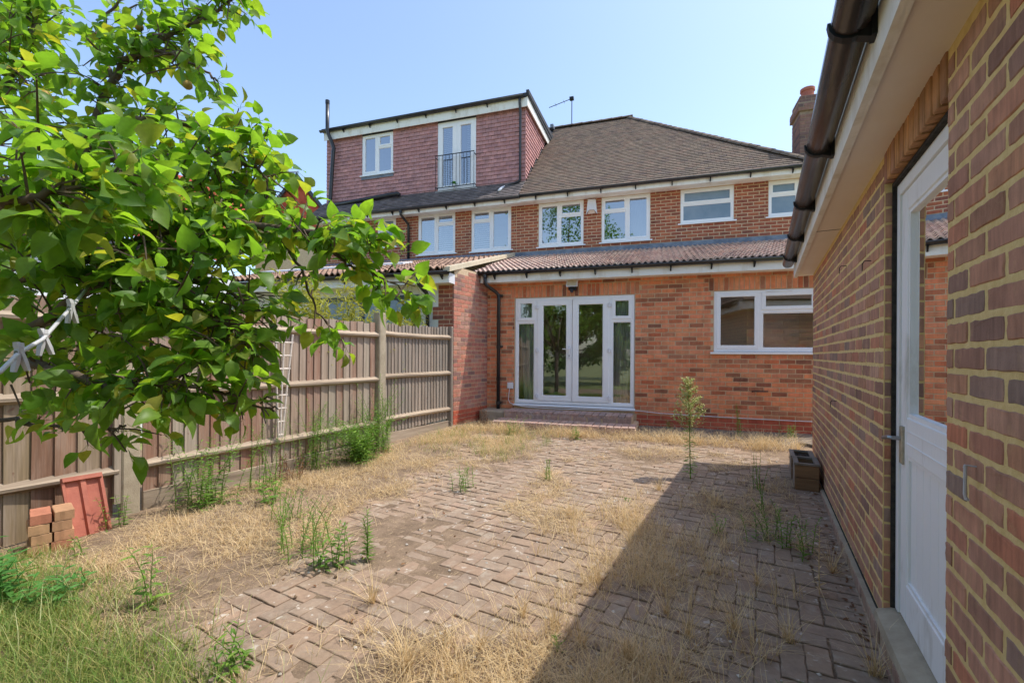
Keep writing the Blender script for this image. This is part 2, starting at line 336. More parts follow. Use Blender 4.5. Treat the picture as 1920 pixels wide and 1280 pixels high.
tag(MB().quad((-400, -400, -.17), (400, -400, -.17), (400, 400, -.17), (-400, 400, -.17)).build('far_ground', surf('distant_lawn', lin(112, 124, 72), lin(146, 146, 96), 1.5, 1, 0)), kind='structure')

def slab_proto(lx, ly, h, rng, n=3, jit=.0025, ch=.006):
    """a block with its top face at z=0: uneven chamfered outline"""
    pts = []
    cs = [(-lx/2, -ly/2), (lx/2, -ly/2), (lx/2, ly/2), (-lx/2, ly/2)]
    for k in range(4):
        a, bq = cs[k], cs[(k+1) % 4]
        for t in range(n): pts.append((a[0]+(bq[0]-a[0])*t/n+rng.uniform(-jit, jit), a[1]+(bq[1]-a[1])*t/n+rng.uniform(-jit, jit)))
    N = len(pts); mb = MB()
    top = [(x*(1-2*ch/lx), y*(1-2*ch/ly), rng.uniform(-.001, .001)) for x, y in pts]; mid = [(x, y, -ch*.8) for x, y in pts]; low = [(x, y, -h) for x, y in pts]
    fs = [tuple(range(N))]
    for r in range(2): fs += [(r*N+(i+1) % N, r*N+i, (r+1)*N+i, (r+1)*N+(i+1) % N) for i in range(N)]
    return mb.add(top+mid+low, fs)
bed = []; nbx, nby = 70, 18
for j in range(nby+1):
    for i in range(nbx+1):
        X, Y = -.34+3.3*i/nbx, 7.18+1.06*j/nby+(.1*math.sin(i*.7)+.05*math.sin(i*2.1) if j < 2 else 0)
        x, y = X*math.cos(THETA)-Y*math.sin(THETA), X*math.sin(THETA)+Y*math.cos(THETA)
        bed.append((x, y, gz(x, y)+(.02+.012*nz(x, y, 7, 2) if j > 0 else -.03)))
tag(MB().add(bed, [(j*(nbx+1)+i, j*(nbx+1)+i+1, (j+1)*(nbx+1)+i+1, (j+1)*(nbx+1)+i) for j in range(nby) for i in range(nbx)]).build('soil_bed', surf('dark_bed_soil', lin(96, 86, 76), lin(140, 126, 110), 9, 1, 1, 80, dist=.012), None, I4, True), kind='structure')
patio = MB().quad((-4.4, .3, -.2), (.46, .3, -.2), (.46, 6.9, -.2), (-4.4, 6.9, -.2)).build('patio', M['earth'])
tag(patio, kind='structure')
rp = random.Random(3); protos = [slab_proto(.196, .096, .03, rp, 4, .003, .0035) for _ in range(8)]; items = []
def put_paver(x, y, rot):
    if x < -4.35 or x > .272 or y < .35 or hxy(x, y)[1] > 7.0: return
    if cover(x, y) > .93 and cover(x+.08, y) > .93 and cover(x, y+.08) > .93: return
    sag = .012*nz(x, y, .8, 9)
    q = Matrix.Translation((x, y, gz(x, y)+rp.uniform(-.003, .003)+sag)) @ Matrix.Rotation(rot+rp.uniform(-.018, .018), 4, 'Z') @ Matrix.Rotation(rp.uniform(-.02, .02), 4, 'X') @ Matrix.Rotation(rp.uniform(-.012, .012), 4, 'Y')
    items.append((rp.randrange(8), q, .02))
w = .1
for i in range(-60, 60):
    for j in range(-60, 60):
        # 90 degree herringbone: horizontal block at (i,j),(i+1,j); vertical block at (i,j),(i,j+1)
        k = (i-j) % 4
        x, y = i*w-1.5+.02, j*w+3.0
        if k == 0: put_paver(x+w/2, y, 0)
        elif k == 3: put_paver(x, y+w/2, math.pi/2)
for j in range(0, 68):                                      # edging course laid across, along the garage
    y = .3+j*.1005; q = Matrix.Translation((.378, y, gz(.37, y)+rp.uniform(-.003, .003))) @ Matrix.Rotation(rp.uniform(-.012, .012), 4, 'Z') @ Matrix.Rotation(rp.uniform(-.02, .02), 4, 'Y')
    items.append((rp.randrange(8), q, .02))
lay('paver', protos, items, M['paver'], patio, 300, 'paver_field')

# ------------------------------------------------------------------ brick laying
def brick_proto(rng, lx=.215, lz=.065, n=(4, 2), jit=.0015, ch=.003, dep=.03):
    pts = []
    cs = [(-lx/2, -lz/2), (lx/2, -lz/2), (lx/2, lz/2), (-lx/2, lz/2)]
    for k in range(4):
        a, bq = cs[k], cs[(k+1) % 4]; nn = n[k % 2]
        for t in range(nn):
            s = .5 if t == 0 else 0
            pts.append((a[0]*(1-.012*s)+(bq[0]-a[0])*t/nn+rng.uniform(-jit, jit), a[1]*(1-.06*s)+(bq[1]-a[1])*t/nn+rng.uniform(-jit, jit)))
    N = len(pts)
    f0 = [(x*(1-2*ch/lx), rng.uniform(-.0008, .0008), z*(1-2*ch/lz)) for x, z in pts]; f1 = [(x, ch, z) for x, z in pts]; f2 = [(x, dep, z) for x, z in pts]
    fs = [tuple(range(N))]
    for r in range(2): fs += [(r*N+i, r*N+N+i, r*N+N+(i+1) % N, r*N+(i+1) % N) for i in range(N)]
    return MB().add(f0+f1+f2, fs)
def lay_bricks(wall, frame, x0, x1, z0, z1, y, mat, holes=(), soldiers=(), limit=300, seed=1, jit=.0015, n=(4, 2), size=(.215, .065), proud=.0015, clip=None, field='brickwork', nprot=8, bond=.5):
    rng = random.Random(seed); pr = [brick_proto(rng, size[0], size[1], n=n, jit=jit) for _ in range(nprot)]; items = []
    k = 0; z = z0
    while z+.05 < z1:
        zc = z+.0375; segs = [(x0, x1)]
        for (a, bq, c, d) in list(holes)+[(s[0], s[1], s[2], s[3]) for s in soldiers]:
            if c-.02 < zc < d+.02 and min(z+.07, d)-max(z+.005, c) > .025:
                segs = [t for (p, q) in segs for t in ((p, min(q, a)), (max(p, bq), q)) if t[1]-t[0] > .035]
        off = (k % 2)*.225*bond
        for (p, q) in segs:
            i0 = math.floor((p-x0-off)/.225)
            for i in range(i0, int((q-p)/.225)+i0+3):
                a = max(x0+off+i*.225, p+.004); bq = min(x0+off+(i+1)*.225-.010, q-.004)
                if bq-a < .03: continue
                xc = (a+bq)/2
                if clip and not clip(xc, zc): continue
                Mx = frame @ Matrix.Translation((xc, y+rng.uniform(-proud, proud), zc+rng.uniform(-.001, .001))) @ Matrix.Rotation(rng.uniform(-.004, .004), 4, 'Y') @ Matrix.Diagonal(((bq-a)/.215, 1, 1, 1))
                items.append((rng.randrange(nprot), Mx, .0146*(bq-a)/.215))
        z += .075; k += 1
    for s in soldiers:
        nb = max(1, round((s[1]-s[0])/.075)); w_ = (s[1]-s[0])/nb; hgt = s[3]-s[2]
        for i in range(nb):
            Mx = frame @ Matrix.Translation((s[0]+(i+.5)*w_, y-.001+rng.uniform(-proud, proud), (s[2]+s[3])/2)) @ Matrix.Rotation(math.pi/2, 4, 'Y') @ Matrix.Diagonal(((hgt-.008)/.215, 1, (w_-.009)/.065, 1))
            items.append((rng.randrange(nprot), Mx, .0146))
    lay('brick', pr, items, mat, wall, limit, field)
    return items
def wall_mesh(x0, x1, z0, z1, y, holes=(), depth=.12, back=True):
    """mortar face at y with openings and their reveals"""
    mb = MB(); xs = sorted({x0, x1, *[h[0] for h in holes], *[h[1] for h in holes]}); zs = sorted({z0, z1, *[h[2] for h in holes], *[h[3] for h in holes]})
    xs = [x for x in xs if x0 <= x <= x1]; zs = [z for z in zs if z0 <= z <= z1]
    inh = lambda x, z: any(h[0] < x < h[1] and h[2] < z < h[3] for h in holes)
    for i in range(len(xs)-1):
        for j in range(len(zs)-1):
            if inh((xs[i]+xs[i+1])/2, (zs[j]+zs[j+1])/2): continue
            a, bq, c, d = xs[i], xs[i+1], zs[j], zs[j+1]
            mb.quad((a, y, c), (bq, y, c), (bq, y, d), (a, y, d))
            if back: mb.quad((bq, y+depth, c), (a, y+depth, c), (a, y+depth, d), (bq, y+depth, d))
    for (a, bq, c, d) in holes:
        mb.quad((a, y, c), (a, y, d), (a, y+depth, d), (a, y+depth, c)); mb.quad((bq, y, c), (bq, y+depth, c), (bq, y+depth, d), (bq, y, d))
        mb.quad((a, y, d), (bq, y, d), (bq, y+depth, d), (a, y+depth, d)); mb.quad((a, y, c), (a, y+depth, c), (bq, y+depth, c), (bq, y, c))
    return mb
def gutter(mb, P0, P1, r, t=.004, n=9, drop=1.0):
    """half-round channel from P0 to P1 (centre of the open top)"""
    P0, P1 = Vector(P0), Vector(P1); t_ = (P1-P0).normalized(); s = Vector((0, 0, 1)).cross(t_).normalized()
    prof = [(math.cos(math.pi*k/(n-1))*r, -math.sin(math.pi*k/(n-1))*r*drop) for k in range(n)]
    ring = [s*x+Vector((0, 0, z)) for x, z in prof]+[s*x*(1-t/r)+Vector((0, 0, z*(1-t/r)+.0005)) for x, z in reversed(prof)]
    return mb.prism(ring, P0, P1)

# ------------------------------------------------------------------ garage
gar = tag(empty('garage', (2.0, 2.5, 0)), 'brown brick garage with pale mortar, white half glazed door and deep eaves', 'garage')
DN, DF = 1.905, 2.765          # door opening along Y
DT = 2.19
GH = (-DF, -DN, -.1, DT+.03)
gw = wall_mesh(-6.34, 1.4, -.12, 2.34, .0025, [GH], .09).build('wall', M['mortar_y'], gar, GF)
gbr = lay_bricks(gw, GF, -6.34, 1.35, .128, 2.34, 0, M['brick_g'], [(-DF, -DN, -.1, DT+.2)], [], 300, 4, .0022, (7, 3), proud=.0015, size=(.207, .0595))
lay_bricks(gw, Matrix.Translation((0, DF, 0)), .502, .556, .128, DT, -.004, M['brick_g'], (), (), 60, 9, .002, (3, 2), field='reveal_brickwork')
sol = wall_mesh(-DF-.0, -DN+.0, DT+.004, DT+.14, .005, (), .08).build('lintel', M['mortar_y'], gar, GF)
rs = random.Random(8); prs = [brick_proto(rs, n=(5, 2), jit=.002, dep=.10) for _ in range(4)]; its = []
for i in range(12):
    yy = DN+(i+.5)*(DF-DN)/12
    its.append((rs.randrange(4), GF @ Matrix.Translation((-yy, -.004+rs.uniform(-.002, .002), DT+.108)) @ Matrix.Rotation(math.pi/2, 4, 'Y') @ Matrix.Diagonal((1, 1, .96, 1)), .0146))
lay('brick', prs, its, M['brick_gs'], sol, 300)
# far end wall, back and the plinth
ge = MB().quad((.505, 6.34, -.1), (4.0, 6.34, -.1), (4.0, 6.34, 2.34), (.505, 6.34, 2.34)).build('end_wall', M['mortar_y'], gar)
EF = Matrix(((-1, 0, 0, 0), (0, -1, 0, 6.345), (0, 0, 1, 0), (0, 0, 0, 1)))
lay_bricks(ge, EF, -3.9, -.5, .19, 2.33, 0, M['brick_g'], (), (), 300, 14)
MB().box(.51, 4.0, -1.4, 6.33, 2.28, 2.33).build('ceiling', M['dimroom'], gar)
MB().box(3.95, 4.0, -1.4, 6.33, -.1, 2.3).build('back_wall', M['mortar_y'], gar)
MB().box(.52, 4.0, -1.45, -1.4, -.1, 2.3).build('rear_wall', M['mortar_y'], gar)
MB().box(.61, 3.95, -1.4, 6.3, -.05, .1).build('floor_slab', M['conc'], gar)
pl = MB().box(.472, .60, -1.4, 6.36, -.15, .118).build('plinth', M['conc'], gar)
pr_ = [brick_proto(rs, n=(5, 2), jit=.003) for _ in range(5)]; its = []
for c_ in range(3):
    for i in range(36):
        yy = -1.3+i*.225+(c_ % 2)*.11
        if yy > 6.25: continue
        its.append((rs.randrange(5), GF @ Matrix.Translation((-yy, -.032+rs.uniform(-.003, .003), .082-.075*c_)) @ Matrix.Rotation(rs.uniform(-.01, .01), 4, 'Y'), .0146))
lay('brick', pr_, its, brickmat('plinth_brick', [lin(164, 132, 114), lin(150, 122, 108), lin(172, 142, 118)], .2, lin(186, 174, 150), .6), pl, 120, 'plinth_brickwork')
MB().box(.496, .56, -1.4, 6.35, .119, .128).build('damp_course', M['dark'], gar)
# eaves
MB().box(.33, .508, -1.6, 6.46, 2.330, 2.338).build('soffit', M['soffit'], gar)
for yj in (1.32, 4.2): MB().box(.345, .503, yj, yj+.004, 2.3275, 2.3299).build('soffit_joint', M['dark'], gar)
fa = MB(); fa.box(.312, .330, -1.6, 6.46, 2.312, 2.50).box(.3295, .345, -1.6, 6.46, 2.312, 2.329); fa.build('fascia_board', M['fascia'], gar)
MB().box(.3085, .3118, 1.32, 1.325, 2.31, 2.5).build('fascia_joint', M['dark'], gar)
MB().box(.33, 4.0, 6.44, 6.46, 2.34, 2.5).build('end_fascia', M['fascia'], gar)
gutter(MB(), (.248, -1.6, 2.478), (.248, 6.35, 2.478), .058, .004, 13).build('gutter', M['browngut'], gar, I4, True)
for k in range(8):
    yb = -1.15+k*1.0; mb = MB(); n = 9; ri, ro = .059, .068
    ring = [(.248+math.cos(math.pi*(1+j/(n-1)))*ri, 2.478+math.sin(math.pi*(1+j/(n-1)))*ri) for j in range(n)]+[(.248+math.cos(math.pi*(1+j/(n-1)))*ro, 2.478+math.sin(math.pi*(1+j/(n-1)))*ro) for j in reversed(range(n))]
    mb.prism([(x, yb-.016, z) for x, z in ring], (0, 0, 0), (0, .032, 0))
    mb.prism([(.311, yb-.03, 2.505), (.311, yb-.03, 2.395), (.29, yb-.03, 2.40), (.262, yb-.03, 2.41), (.285, yb-.03, 2.445), (.304, yb-.03, 2.478)], (0, .012, 0), (0, .048, 0))
    mb.box(.298, .3115, yb-.028, yb+.028, 2.398, 2.50); mb.build('gutter_bracket', M['black'], gar)
# tiled roof, hipped at the far end
def plain_tile(rng, wd=.16, ln=.17, th=.013):
    mb = MB(); c = rng.uniform(.001, .004)
    return mb.add([(-wd/2, 0, 0), (wd/2, 0, 0), (wd/2, ln, -th*.4), (-wd/2, ln, -th*.4), (-wd/2, 0, th+c), (0, 0, th+c*1.8), (wd/2, 0, th+c), (wd/2, ln, th*.6), (-wd/2, ln, th*.6)],
                  [(0, 3, 2, 1), (4, 5, 7, 8), (5, 6, 7), (0, 1, 6, 5, 4), (1, 2, 7, 6), (3, 0, 4, 8)])
def tile_field(parent, frame, origin, slope_len, pitch, xr, mat, wd=.165, gauge=.1, limit=300, seed=2, protos=None, field='roof_tiling', lift=.008, wav=0, wall=False):
    """tiles in courses up a slope: origin on the eave line, frame x along it, y into the roof"""
    rng = random.Random(seed); pr = protos or [plain_tile(rng) for _ in range(5)]; items = []
    nr = int(slope_len/gauge); cp, sp = math.cos(pitch), math.sin(pitch)
    for k in range(nr):
        s = k*gauge; xa, xb = xr(s+gauge*.5); off = (k % 2)*wd*.5 if not wav else 0
        i0 = math.floor((xa-off)/wd)
        for i in range(i0, int((xb-xa)/wd)+i0+3):
            a, bq = max(xa, off+i*wd), min(xb, off+(i+1)*wd)
            if bq-a < .03: continue
            if callable(wall) and wall((a+bq)/2, s+gauge*.5): continue
            p = Matrix.Translation((origin[0]+(a+bq)/2, origin[1]+s*cp, origin[2]+s*sp)) @ Matrix.Rotation(pitch, 4, 'X') @ Matrix.Translation((0, 0, lift)) @ Matrix.Rotation(-.075+rng.uniform(-.012, .012), 4, 'X') @ Matrix.Rotation(rng.uniform(-.012, .012), 4, 'Z') @ Matrix.Diagonal(((bq-a)/wd, 1, 1, 1))
            items.append((rng.randrange(len(pr)), frame @ p, wd*gauge))
    lay('tile', pr, items, mat, parent, limit, field)
GP = math.radians(30); gr_ = MB(); ez = 2.50
gr_.quad((.28, -1.7, ez), (.28, 6.5, ez), (2.3, 4.5, ez+1.166), (2.3, -1.7, ez+1.166)).quad((.28, 6.5, ez), (4.3, 6.5, ez), (2.3, 4.5, ez+1.166)).quad((4.3, -1.7, ez), (2.3, -1.7, ez+1.166), (2.3, 4.5, ez+1.166), (4.3, 6.5, ez))
groof = gr_.build('roof', M['felt'], gar)
G1 = Matrix(((0, 1, 0, .27), (-1, 0, 0, 0), (0, 0, 1, 0), (0, 0, 0, 1)))
tile_field(groof, G1, (0, 0, ez), 2.3, GP, lambda s: (-6.5+s*.866, 1.7), M['tile_r'], .25, .25, 60, 5, [plain_tile(RND, .245, .3, .018)], 'roof_tiling')
G2 = Matrix(((-1, 0, 0, 0), (0, -1, 0, 6.51), (0, 0, 1, 0), (0, 0, 0, 1)))
tile_field(groof, G2, (0, 0, ez), 2.3, GP, lambda s: (-4.3+s*.866, -.28-s*.866), M['tile_r'], .25, .25, 60, 6, [plain_tile(RND, .245, .3, .018)], 'hip_tiling')
# door
fx0, fx1 = .548, .60
dr = MB(); dr.box(fx0, fx1, DF-.055, DF-.008, .19, DT-.02).box(fx0, fx1, DN+.008, DN+.055, .19, DT-.02).box(fx0, fx1, DN+.055, DF-.055, DT-.072, DT-.02)
dfr = dr.build('door_frame', M['paint'], gar)
MB().box(.53, .575, DF-.009, DF-.001, .185, DT-.005).box(.53, .58, DN, DF, DT-.019, DT-.002).build('frame_sealant', M['dark'], gar)
thr = MB().prism([(.468, DN-.1, .128), (.60, DN-.1, .128), (.60, DN-.1, .19), (.54, DN-.1, .185), (.474, DN-.1, .16)], (0, 0, 0), (0, DF-DN+.1, 0)).build('threshold', M['conc'], gar)
door = empty('door', (.58, (DN+DF)/2, .19)); door.parent = gar; door.matrix_parent_inverse = WM[gar.name].inverted()
a, c_ = DN+.058, DF-.058; x0, x1 = .556, .596
def slab(name, y0, y1, z0, z1, xa=x0, xb=x1, mt='paint', b=.004):
    mb = MB(); mb.bbox(-y1, -y0, xa-.5, xb-.5, z0, z1, b); return mb.build(name, M[mt], door, GF)
slab('stile', c_-.092, c_, .19, DT-.075); slab('stile', a, a+.092, .19, DT-.075)
slab('top_rail', a+.092, c_-.092, DT-.17, DT-.075); slab('middle_rail', a+.092, c_-.092, .93, 1.10); slab('bottom_rail', a+.092, c_-.092, .19, .36)
slab('rail_moulding', a+.092, c_-.092, .985, .99, x0-.004, x0+.004); slab('rail_moulding', a+.092, c_-.092, 1.04, 1.045, x0-.003, x0+.004)
mb = MB()
for k in range(6):
    w_ = (c_-a-.184)/6; mb.bbox(-(a+.092+(k+1)*w_), -(a+.092+k*w_)-.0015, x0+.014-.5, x1-.006-.5, .36, .93, .003)
mb.build('panel', M['paint'], door, GF)
mb = MB(); ya, yb_ = a+.092, c_-.092
for (p0, p1, q0, q1) in ((yb_-.016, yb_, 1.10, DT-.17), (ya, ya+.016, 1.10, DT-.17), (ya+.016, yb_-.016, 1.10, 1.118), (ya+.016, yb_-.016, DT-.186, DT-.17)): mb.box(-p1, -p0, x0+.006-.5, x1-.5, q0, q1)
for (p0, p1, q0, q1) in ((yb_-.013, yb_, .36, .93), (ya, ya+.013, .36, .93), (ya+.013, yb_-.013, .36, .376), (ya+.013, yb_-.013, .915, .93)): mb.box(-p1, -p0, x0+.005-.5, x0+.0138-.5, q0, q1)
mb.build('glazing_bead', M['paint'], door, GF)
MB().quad((.577, ya+.01, 1.11), (.577, yb_-.01, 1.11), (.577, yb_-.01, DT-.18), (.577, ya+.01, DT-.18)).build('pane', M['glass'], door)
hp = MB().bbox(-(c_-.022), -(c_-.062), .544-.5, .5565-.5, .885, 1.055, .004).build('handle', surf('tarnished_handle', lin(160, 150, 130), lin(190, 182, 164), 20, .45, .1, metal=.5), door, GF)
MB().tube([(.548, c_-.042, 1.0), (.515, c_-.042, 1.0), (.505, c_-.035, 1.0), (.498, c_+.015, .992), (.500, c_+.05, .985)], [.009, .009, .009, .008, .009], 8).build('lever', M['metal'], hp)
for zz in (.905, 1.035): MB().tube([(.5435, c_-.042, zz), (.546, c_-.042, zz)], .005, 8).build('screw', M['metal'], hp)
# wall fittings
hk = MB().tube([(.515, 1.672, 1.075), (.478, 1.672, 1.078), (.476, 1.672, 1.07)], .0028, 6).tube([(.479, 1.672, 1.078), (.478, 1.672, 1.0), (.481, 1.672, .985)], .0042, 8).tube([(.482, 1.664, .987), (.482, 1.68, .987)], .004, 6)
tag(hk.build('cabin_hook', M['plasticg']), 'pale metal cabin hook hanging on the garage wall beside the white door', 'hook')
for i, (yy, zz) in enumerate(((4.35, 1.02), (3.05, 1.88), (3.9, 2.0))):
    tag(MB().tube([(.51, yy, zz), (.47, yy, zz+.002), (.462, yy+.008, zz-.012), (.462, yy+.01, zz-.05)], .0025, 6).build('wire_hook', M['black']),
        ['rusty wire hook low on the garage wall above the planters', 'thin wire hook on the garage wall near the eaves and door lintel', 'thin wire hook high on the garage wall towards the far end'][i], 'hook', 'wire hooks in the garage wall')
# ------------------------------------------------------------------ windows
def window(parent, frame, x0, x1, z0, z1, y, cells, sill=True, glass='glass', fr=.05, name='window', sash=.045, dep=.07, sillout=.05, label=None):
    """cells: (fx0, fx1, fz0, fz1, opens) as fractions of the opening; the frame is the part, sashes, panes and sill its pieces"""
    mb = MB(); f = fr
    mb.bbox(x0, x1, y, y+dep, z1-f, z1, .005).bbox(x0, x1, y, y+dep, z0, z0+f, .005).bbox(x0, x0+f, y+.0005, y+dep, z0+f-.004, z1-f+.004, .005).bbox(x1-f, x1, y+.0005, y+dep, z0+f-.004, z1-f+.004, .005)
    W_, H_ = x1-x0, z1-z0; xs = sorted({c[0] for c in cells if c[0] > 0})
    for xm in xs:
        zz = [(c[2], c[3]) for c in cells if c[0] == xm]; lo, hi = min(a for a, b in zz), max(b for a, b in zz)
        mb.bbox(x0+xm*W_-f*.6, x0+xm*W_+f*.6, y+.001, y+dep, max(z0+f, z0+lo*H_)-.003, min(z1-f, z0+hi*H_)+.003, .004)
    for c in cells:
        if c[2] > 0: mb.bbox(max(x0+f, x0+c[0]*W_)-.003, min(x1-f, x0+c[1]*W_)+.003, y+.0015, y+dep, z0+c[2]*H_-f*.5, z0+c[2]*H_+f*.5, .004)
    wo = mb.build(name, M['upvc'], parent, frame)
    if label: wo['label'] = label
    for c in cells:
        a = x0+f if c[0] == 0 else x0+c[0]*W_+f*.6; b_ = x1-f if c[1] == 1 else x0+c[1]*W_-f*.6
        lo = z0+f if c[2] == 0 else z0+c[2]*H_+f*.5; hi = z1-f if c[3] == 1 else z0+c[3]*H_-f*.5
        if c[4]:
            s = sash; q = MB(); p = .012; yy = y-.010
            q.bbox(a-p, b_+p, yy, y+.045, hi-s+p, hi+p, .005).bbox(a-p, b_+p, yy, y+.045, lo-p, lo+s-p, .005).bbox(a-p, a+s-p, yy+.0005, y+.045, lo+s-p-.004, hi-s+p+.004, .005).bbox(b_-s+p, b_+p, yy+.0005, y+.045, lo+s-p-.004, hi-s+p+.004, .005)
            q.build('sash', M['upvc'], wo, frame)
            a, b_, lo, hi = a+s-p, b_-s+p, lo+s-p, hi-s+p
        else:
            q = MB(); g = .014; q.box(a, b_, y+.012, y+.03, lo, lo+g).box(a, b_, y+.012, y+.03, hi-g, hi).box(a, a+g, y+.012, y+.03, lo+g, hi-g).box(b_-g, b_, y+.012, y+.03, lo+g, hi-g)
            q.build('glazing_bead', M['upvc'], wo, frame)
        gm = c[5] if len(c) > 5 else glass
        MB().quad((a-.003, y+.022, lo-.003), (b_+.003, y+.022, lo-.003), (b_+.003, y+.022, hi+.003), (a-.003, y+.022, hi+.003)).build('pane', M[gm], wo, frame)
    if sill:
        MB().prism([(x0-.055, y-sillout, z0-.012), (x0-.055, y+.05, z0+.001), (x0-.055, y+.05, z0-.024), (x0-.055, y-sillout, z0-.042)], (0, 0, 0), (x1-x0+.11, 0, 0)).build('sill', M['upvc'], wo, frame)
    return wo
def tube_path(name, pts, r, mat, parent, frame=I4, n=10): return MB().tube(pts, r, n).build(name, M[mat], parent, frame, True)
def brackets(parent, frame, xs, y, z, mat='black', w=.022):
    for x in xs:
        MB().prism([(x-w/2, y+.052, z+.01), (x-w/2, y-.045, z-.04), (x-w/2, y+.0, z-.075), (x-w/2, y+.052, z-.105)], (0, 0, 0), (w, 0, 0)).build('gutter_bracket', M[mat], parent, frame)
def curtain(name, frame, x0, x1, y, z0, z1, folds, amp, mat, label, slant=0.0):
    n = folds*8; V = []; F = []
    for j in range(7):
        t = j/6
        for i in range(n+1):
            s = i/n; x = x0+(x1-x0)*s+slant*(1-t)*(1-s*.4)+.01*math.sin(i*1.7+j)*t
            V.append((x, y+amp*math.sin(s*folds*2*math.pi+.5*math.sin(j*.8))*(.7+.3*math.sin(i*.37)), z0+(z1-z0)*t))
    for j in range(6):
        for i in range(n): F.append((j*(n+1)+i, j*(n+1)+i+1, (j+1)*(n+1)+i+1, (j+1)*(n+1)+i))
    o = MB().add(V, F).build(name, M[mat], None, frame, True); tag(o, label, 'curtain'); return o

# ------------------------------------------------------------------ our house with its rear extension
PITCH = math.atan2(3.45, 3.9)
house = tag(empty('brick_house', (-.3, 11, .1), HF), 'red brick house with brown hipped roof and single storey rear extension', 'house')
EY = 8.25
eh = [(-2.645, -.435, .405, 2.44), (.84, 2.36, 1.415, 2.445)]
# extension front wall
ew = wall_mesh(-3.36, 2.85, -.1, 2.80, EY+.005, eh, .2).build('extension_wall', M['mortar_o'], house, HF)
lay_bricks(ew, HF, -3.36, 2.84, .34, 2.78, EY, M['brick_e'], [(-2.65, -.43, .3, 2.44), (.835, 2.365, 1.415, 2.45)],
           [(-2.72, -.36, 2.442, 2.662), (.76, 2.44, 2.447, 2.667)], 300, 21, .0015, proud=.0015, size=(.212, .0625))
epl = MB().quad((-3.36, EY+.002, -.1), (2.85, EY+.002, -.1), (2.85, EY+.002, .339), (-3.36, EY+.002, .339)).build('extension_plinth', M['mortar_o'], house, HF)
lay_bricks(epl, HF, -3.36, 2.84, -.036, .34, EY-.004, M['brick_p'], [(-2.65, -.40, -.1, .41)], (), 120, 23, .0012, field='plinth_brickwork')
MB().quad((2.85, EY, -.1), (2.85, 11, -.1), (2.85, 11, 2.8), (2.85, EY, 2.8)).build('extension_side_wall', M['mortar_o'], house, HF)
# room behind it
rm = MB(); X0, X1, Y0, Y1, Z0, Z1 = -3.1, 2.75, EY+.21, 11.6, .38, 2.62
rm.quad((X0, Y0, Z0), (X1, Y0, Z0), (X1, Y1, Z0), (X0, Y1, Z0)).quad((X0, Y0, Z1), (X0, Y1, Z1), (X1, Y1, Z1), (X1, Y0, Z1)).quad((X0, Y1, Z0), (X1, Y1, Z0), (X1, Y1, Z1), (X0, Y1, Z1)).quad((X0, Y0, Z0), (X0, Y1, Z0), (X0, Y1, Z1), (X0, Y0, Z1)).quad((X1, Y0, Z0), (X1, Y0, Z1), (X1, Y1, Z1), (X1, Y1, Z0)).quad((.35, Y0, Z0), (.35, Y1, Z0), (.35, Y1, Z1), (.35, Y0, Z1))
rm.build('room_lining', M['room'], house, HF)
MB().box(.4, 2.7, EY+.22, EY+.75, 1.33, 1.37).build('worktop', M['dimroom'], house, HF)
MB().box(.36, 2.74, EY+1.15, EY+1.2, .38, 2.61).build('kitchen_partition', M['room'], house, HF)
MB().box(1.75, 2.35, EY+1.10, EY+1.149, .38, 2.2).build('kitchen_door', M['upvc'], house, HF)
# french doors: outer frame, two leaves, four side lights
fd = window(house, HF, -2.64, -.44, .455, 2.438, EY+.02, [(0, .187, 0, .775, 0), (0, .187, .775, 1, 1), (.813, 1, 0, .775, 0), (.813, 1, .775, 1, 1)], False, fr=.055, name='french_door', sash=.06)
x0, x1 = -2.64, -.44; W_ = x1-x0
for xm in (.187,): MB().bbox(x0+xm*W_-.03, x0+xm*W_+.03, EY+.0212, EY+.09, .505, 2.388, .004).build('mullion', M['upvc'], fd, HF)
la, lb = x0+.187*W_+.028, x0+.813*W_-.028; mid = (la+lb)/2
def leaf_door(xa, xb, hinge, ang):
    """one glazed leaf, shut but for a few thousandths of a turn"""
    fq = HF @ Matrix.Translation((hinge, EY+.01, 0)) @ Matrix.Rotation(ang, 4, 'Z') @ Matrix.Translation((-hinge, -(EY+.01), 0))
    q = MB(); s = .10; zl, zh = .515, 2.385; y = EY+.005
    q.bbox(xa, xb, y, y+.06, zh-s, zh, .007).bbox(xa, xb, y, y+.06, zl, zl+s, .007).bbox(xa, xa+s, y+.0005, y+.06, zl+s-.005, zh-s+.005, .007).bbox(xb-s, xb, y+.0005, y+.06, zl+s-.005, zh-s+.005, .007)
    q.box(xa+s-.002, xa+s+.012, y+.008, y+.03, zl+s, zh-s).box(xb-s-.012, xb-s+.002, y+.008, y+.03, zl+s, zh-s)
    o = q.build('door_leaf', M['upvc'], fd, fq)
    MB().quad((xa+s, y+.024, zl+s), (xb-s, y+.024, zl+s), (xb-s, y+.024, zh-s), (xa+s, y+.024, zh-s)).build('pane', M['glass'], o, fq)
    return o, fq
d1, q1 = leaf_door(la, mid-.004, la, .012); d2, q2 = leaf_door(mid+.004, lb, lb, .016)
MB().bbox(mid-.07, mid-.035, EY-.012, EY+.006, 1.30, 1.53, .004).tube([(mid-.052, EY-.008, 1.475), (mid-.052, EY-.045, 1.475), (mid-.06, EY-.05, 1.475), (mid-.17, EY-.05, 1.475)], .009, 8).build('handle', M['plasticw'], fd, HF)
MB().box(mid-.058, mid-.048, EY-.0135, EY-.0118, 1.335, 1.37).build('keyhole', M['black'], fd, HF)
for xh in (la-.005, lb+.005):
    for zh in (.60, 1.45, 2.26): MB().bbox(xh-.035, xh+.035, EY-.012, EY+.02, zh-.03, zh+.03, .006).tube([(xh, EY-.012, zh-.045), (xh, EY-.012, zh+.045)], .011, 8).build('hinge', M['plasticw'], fd, HF)
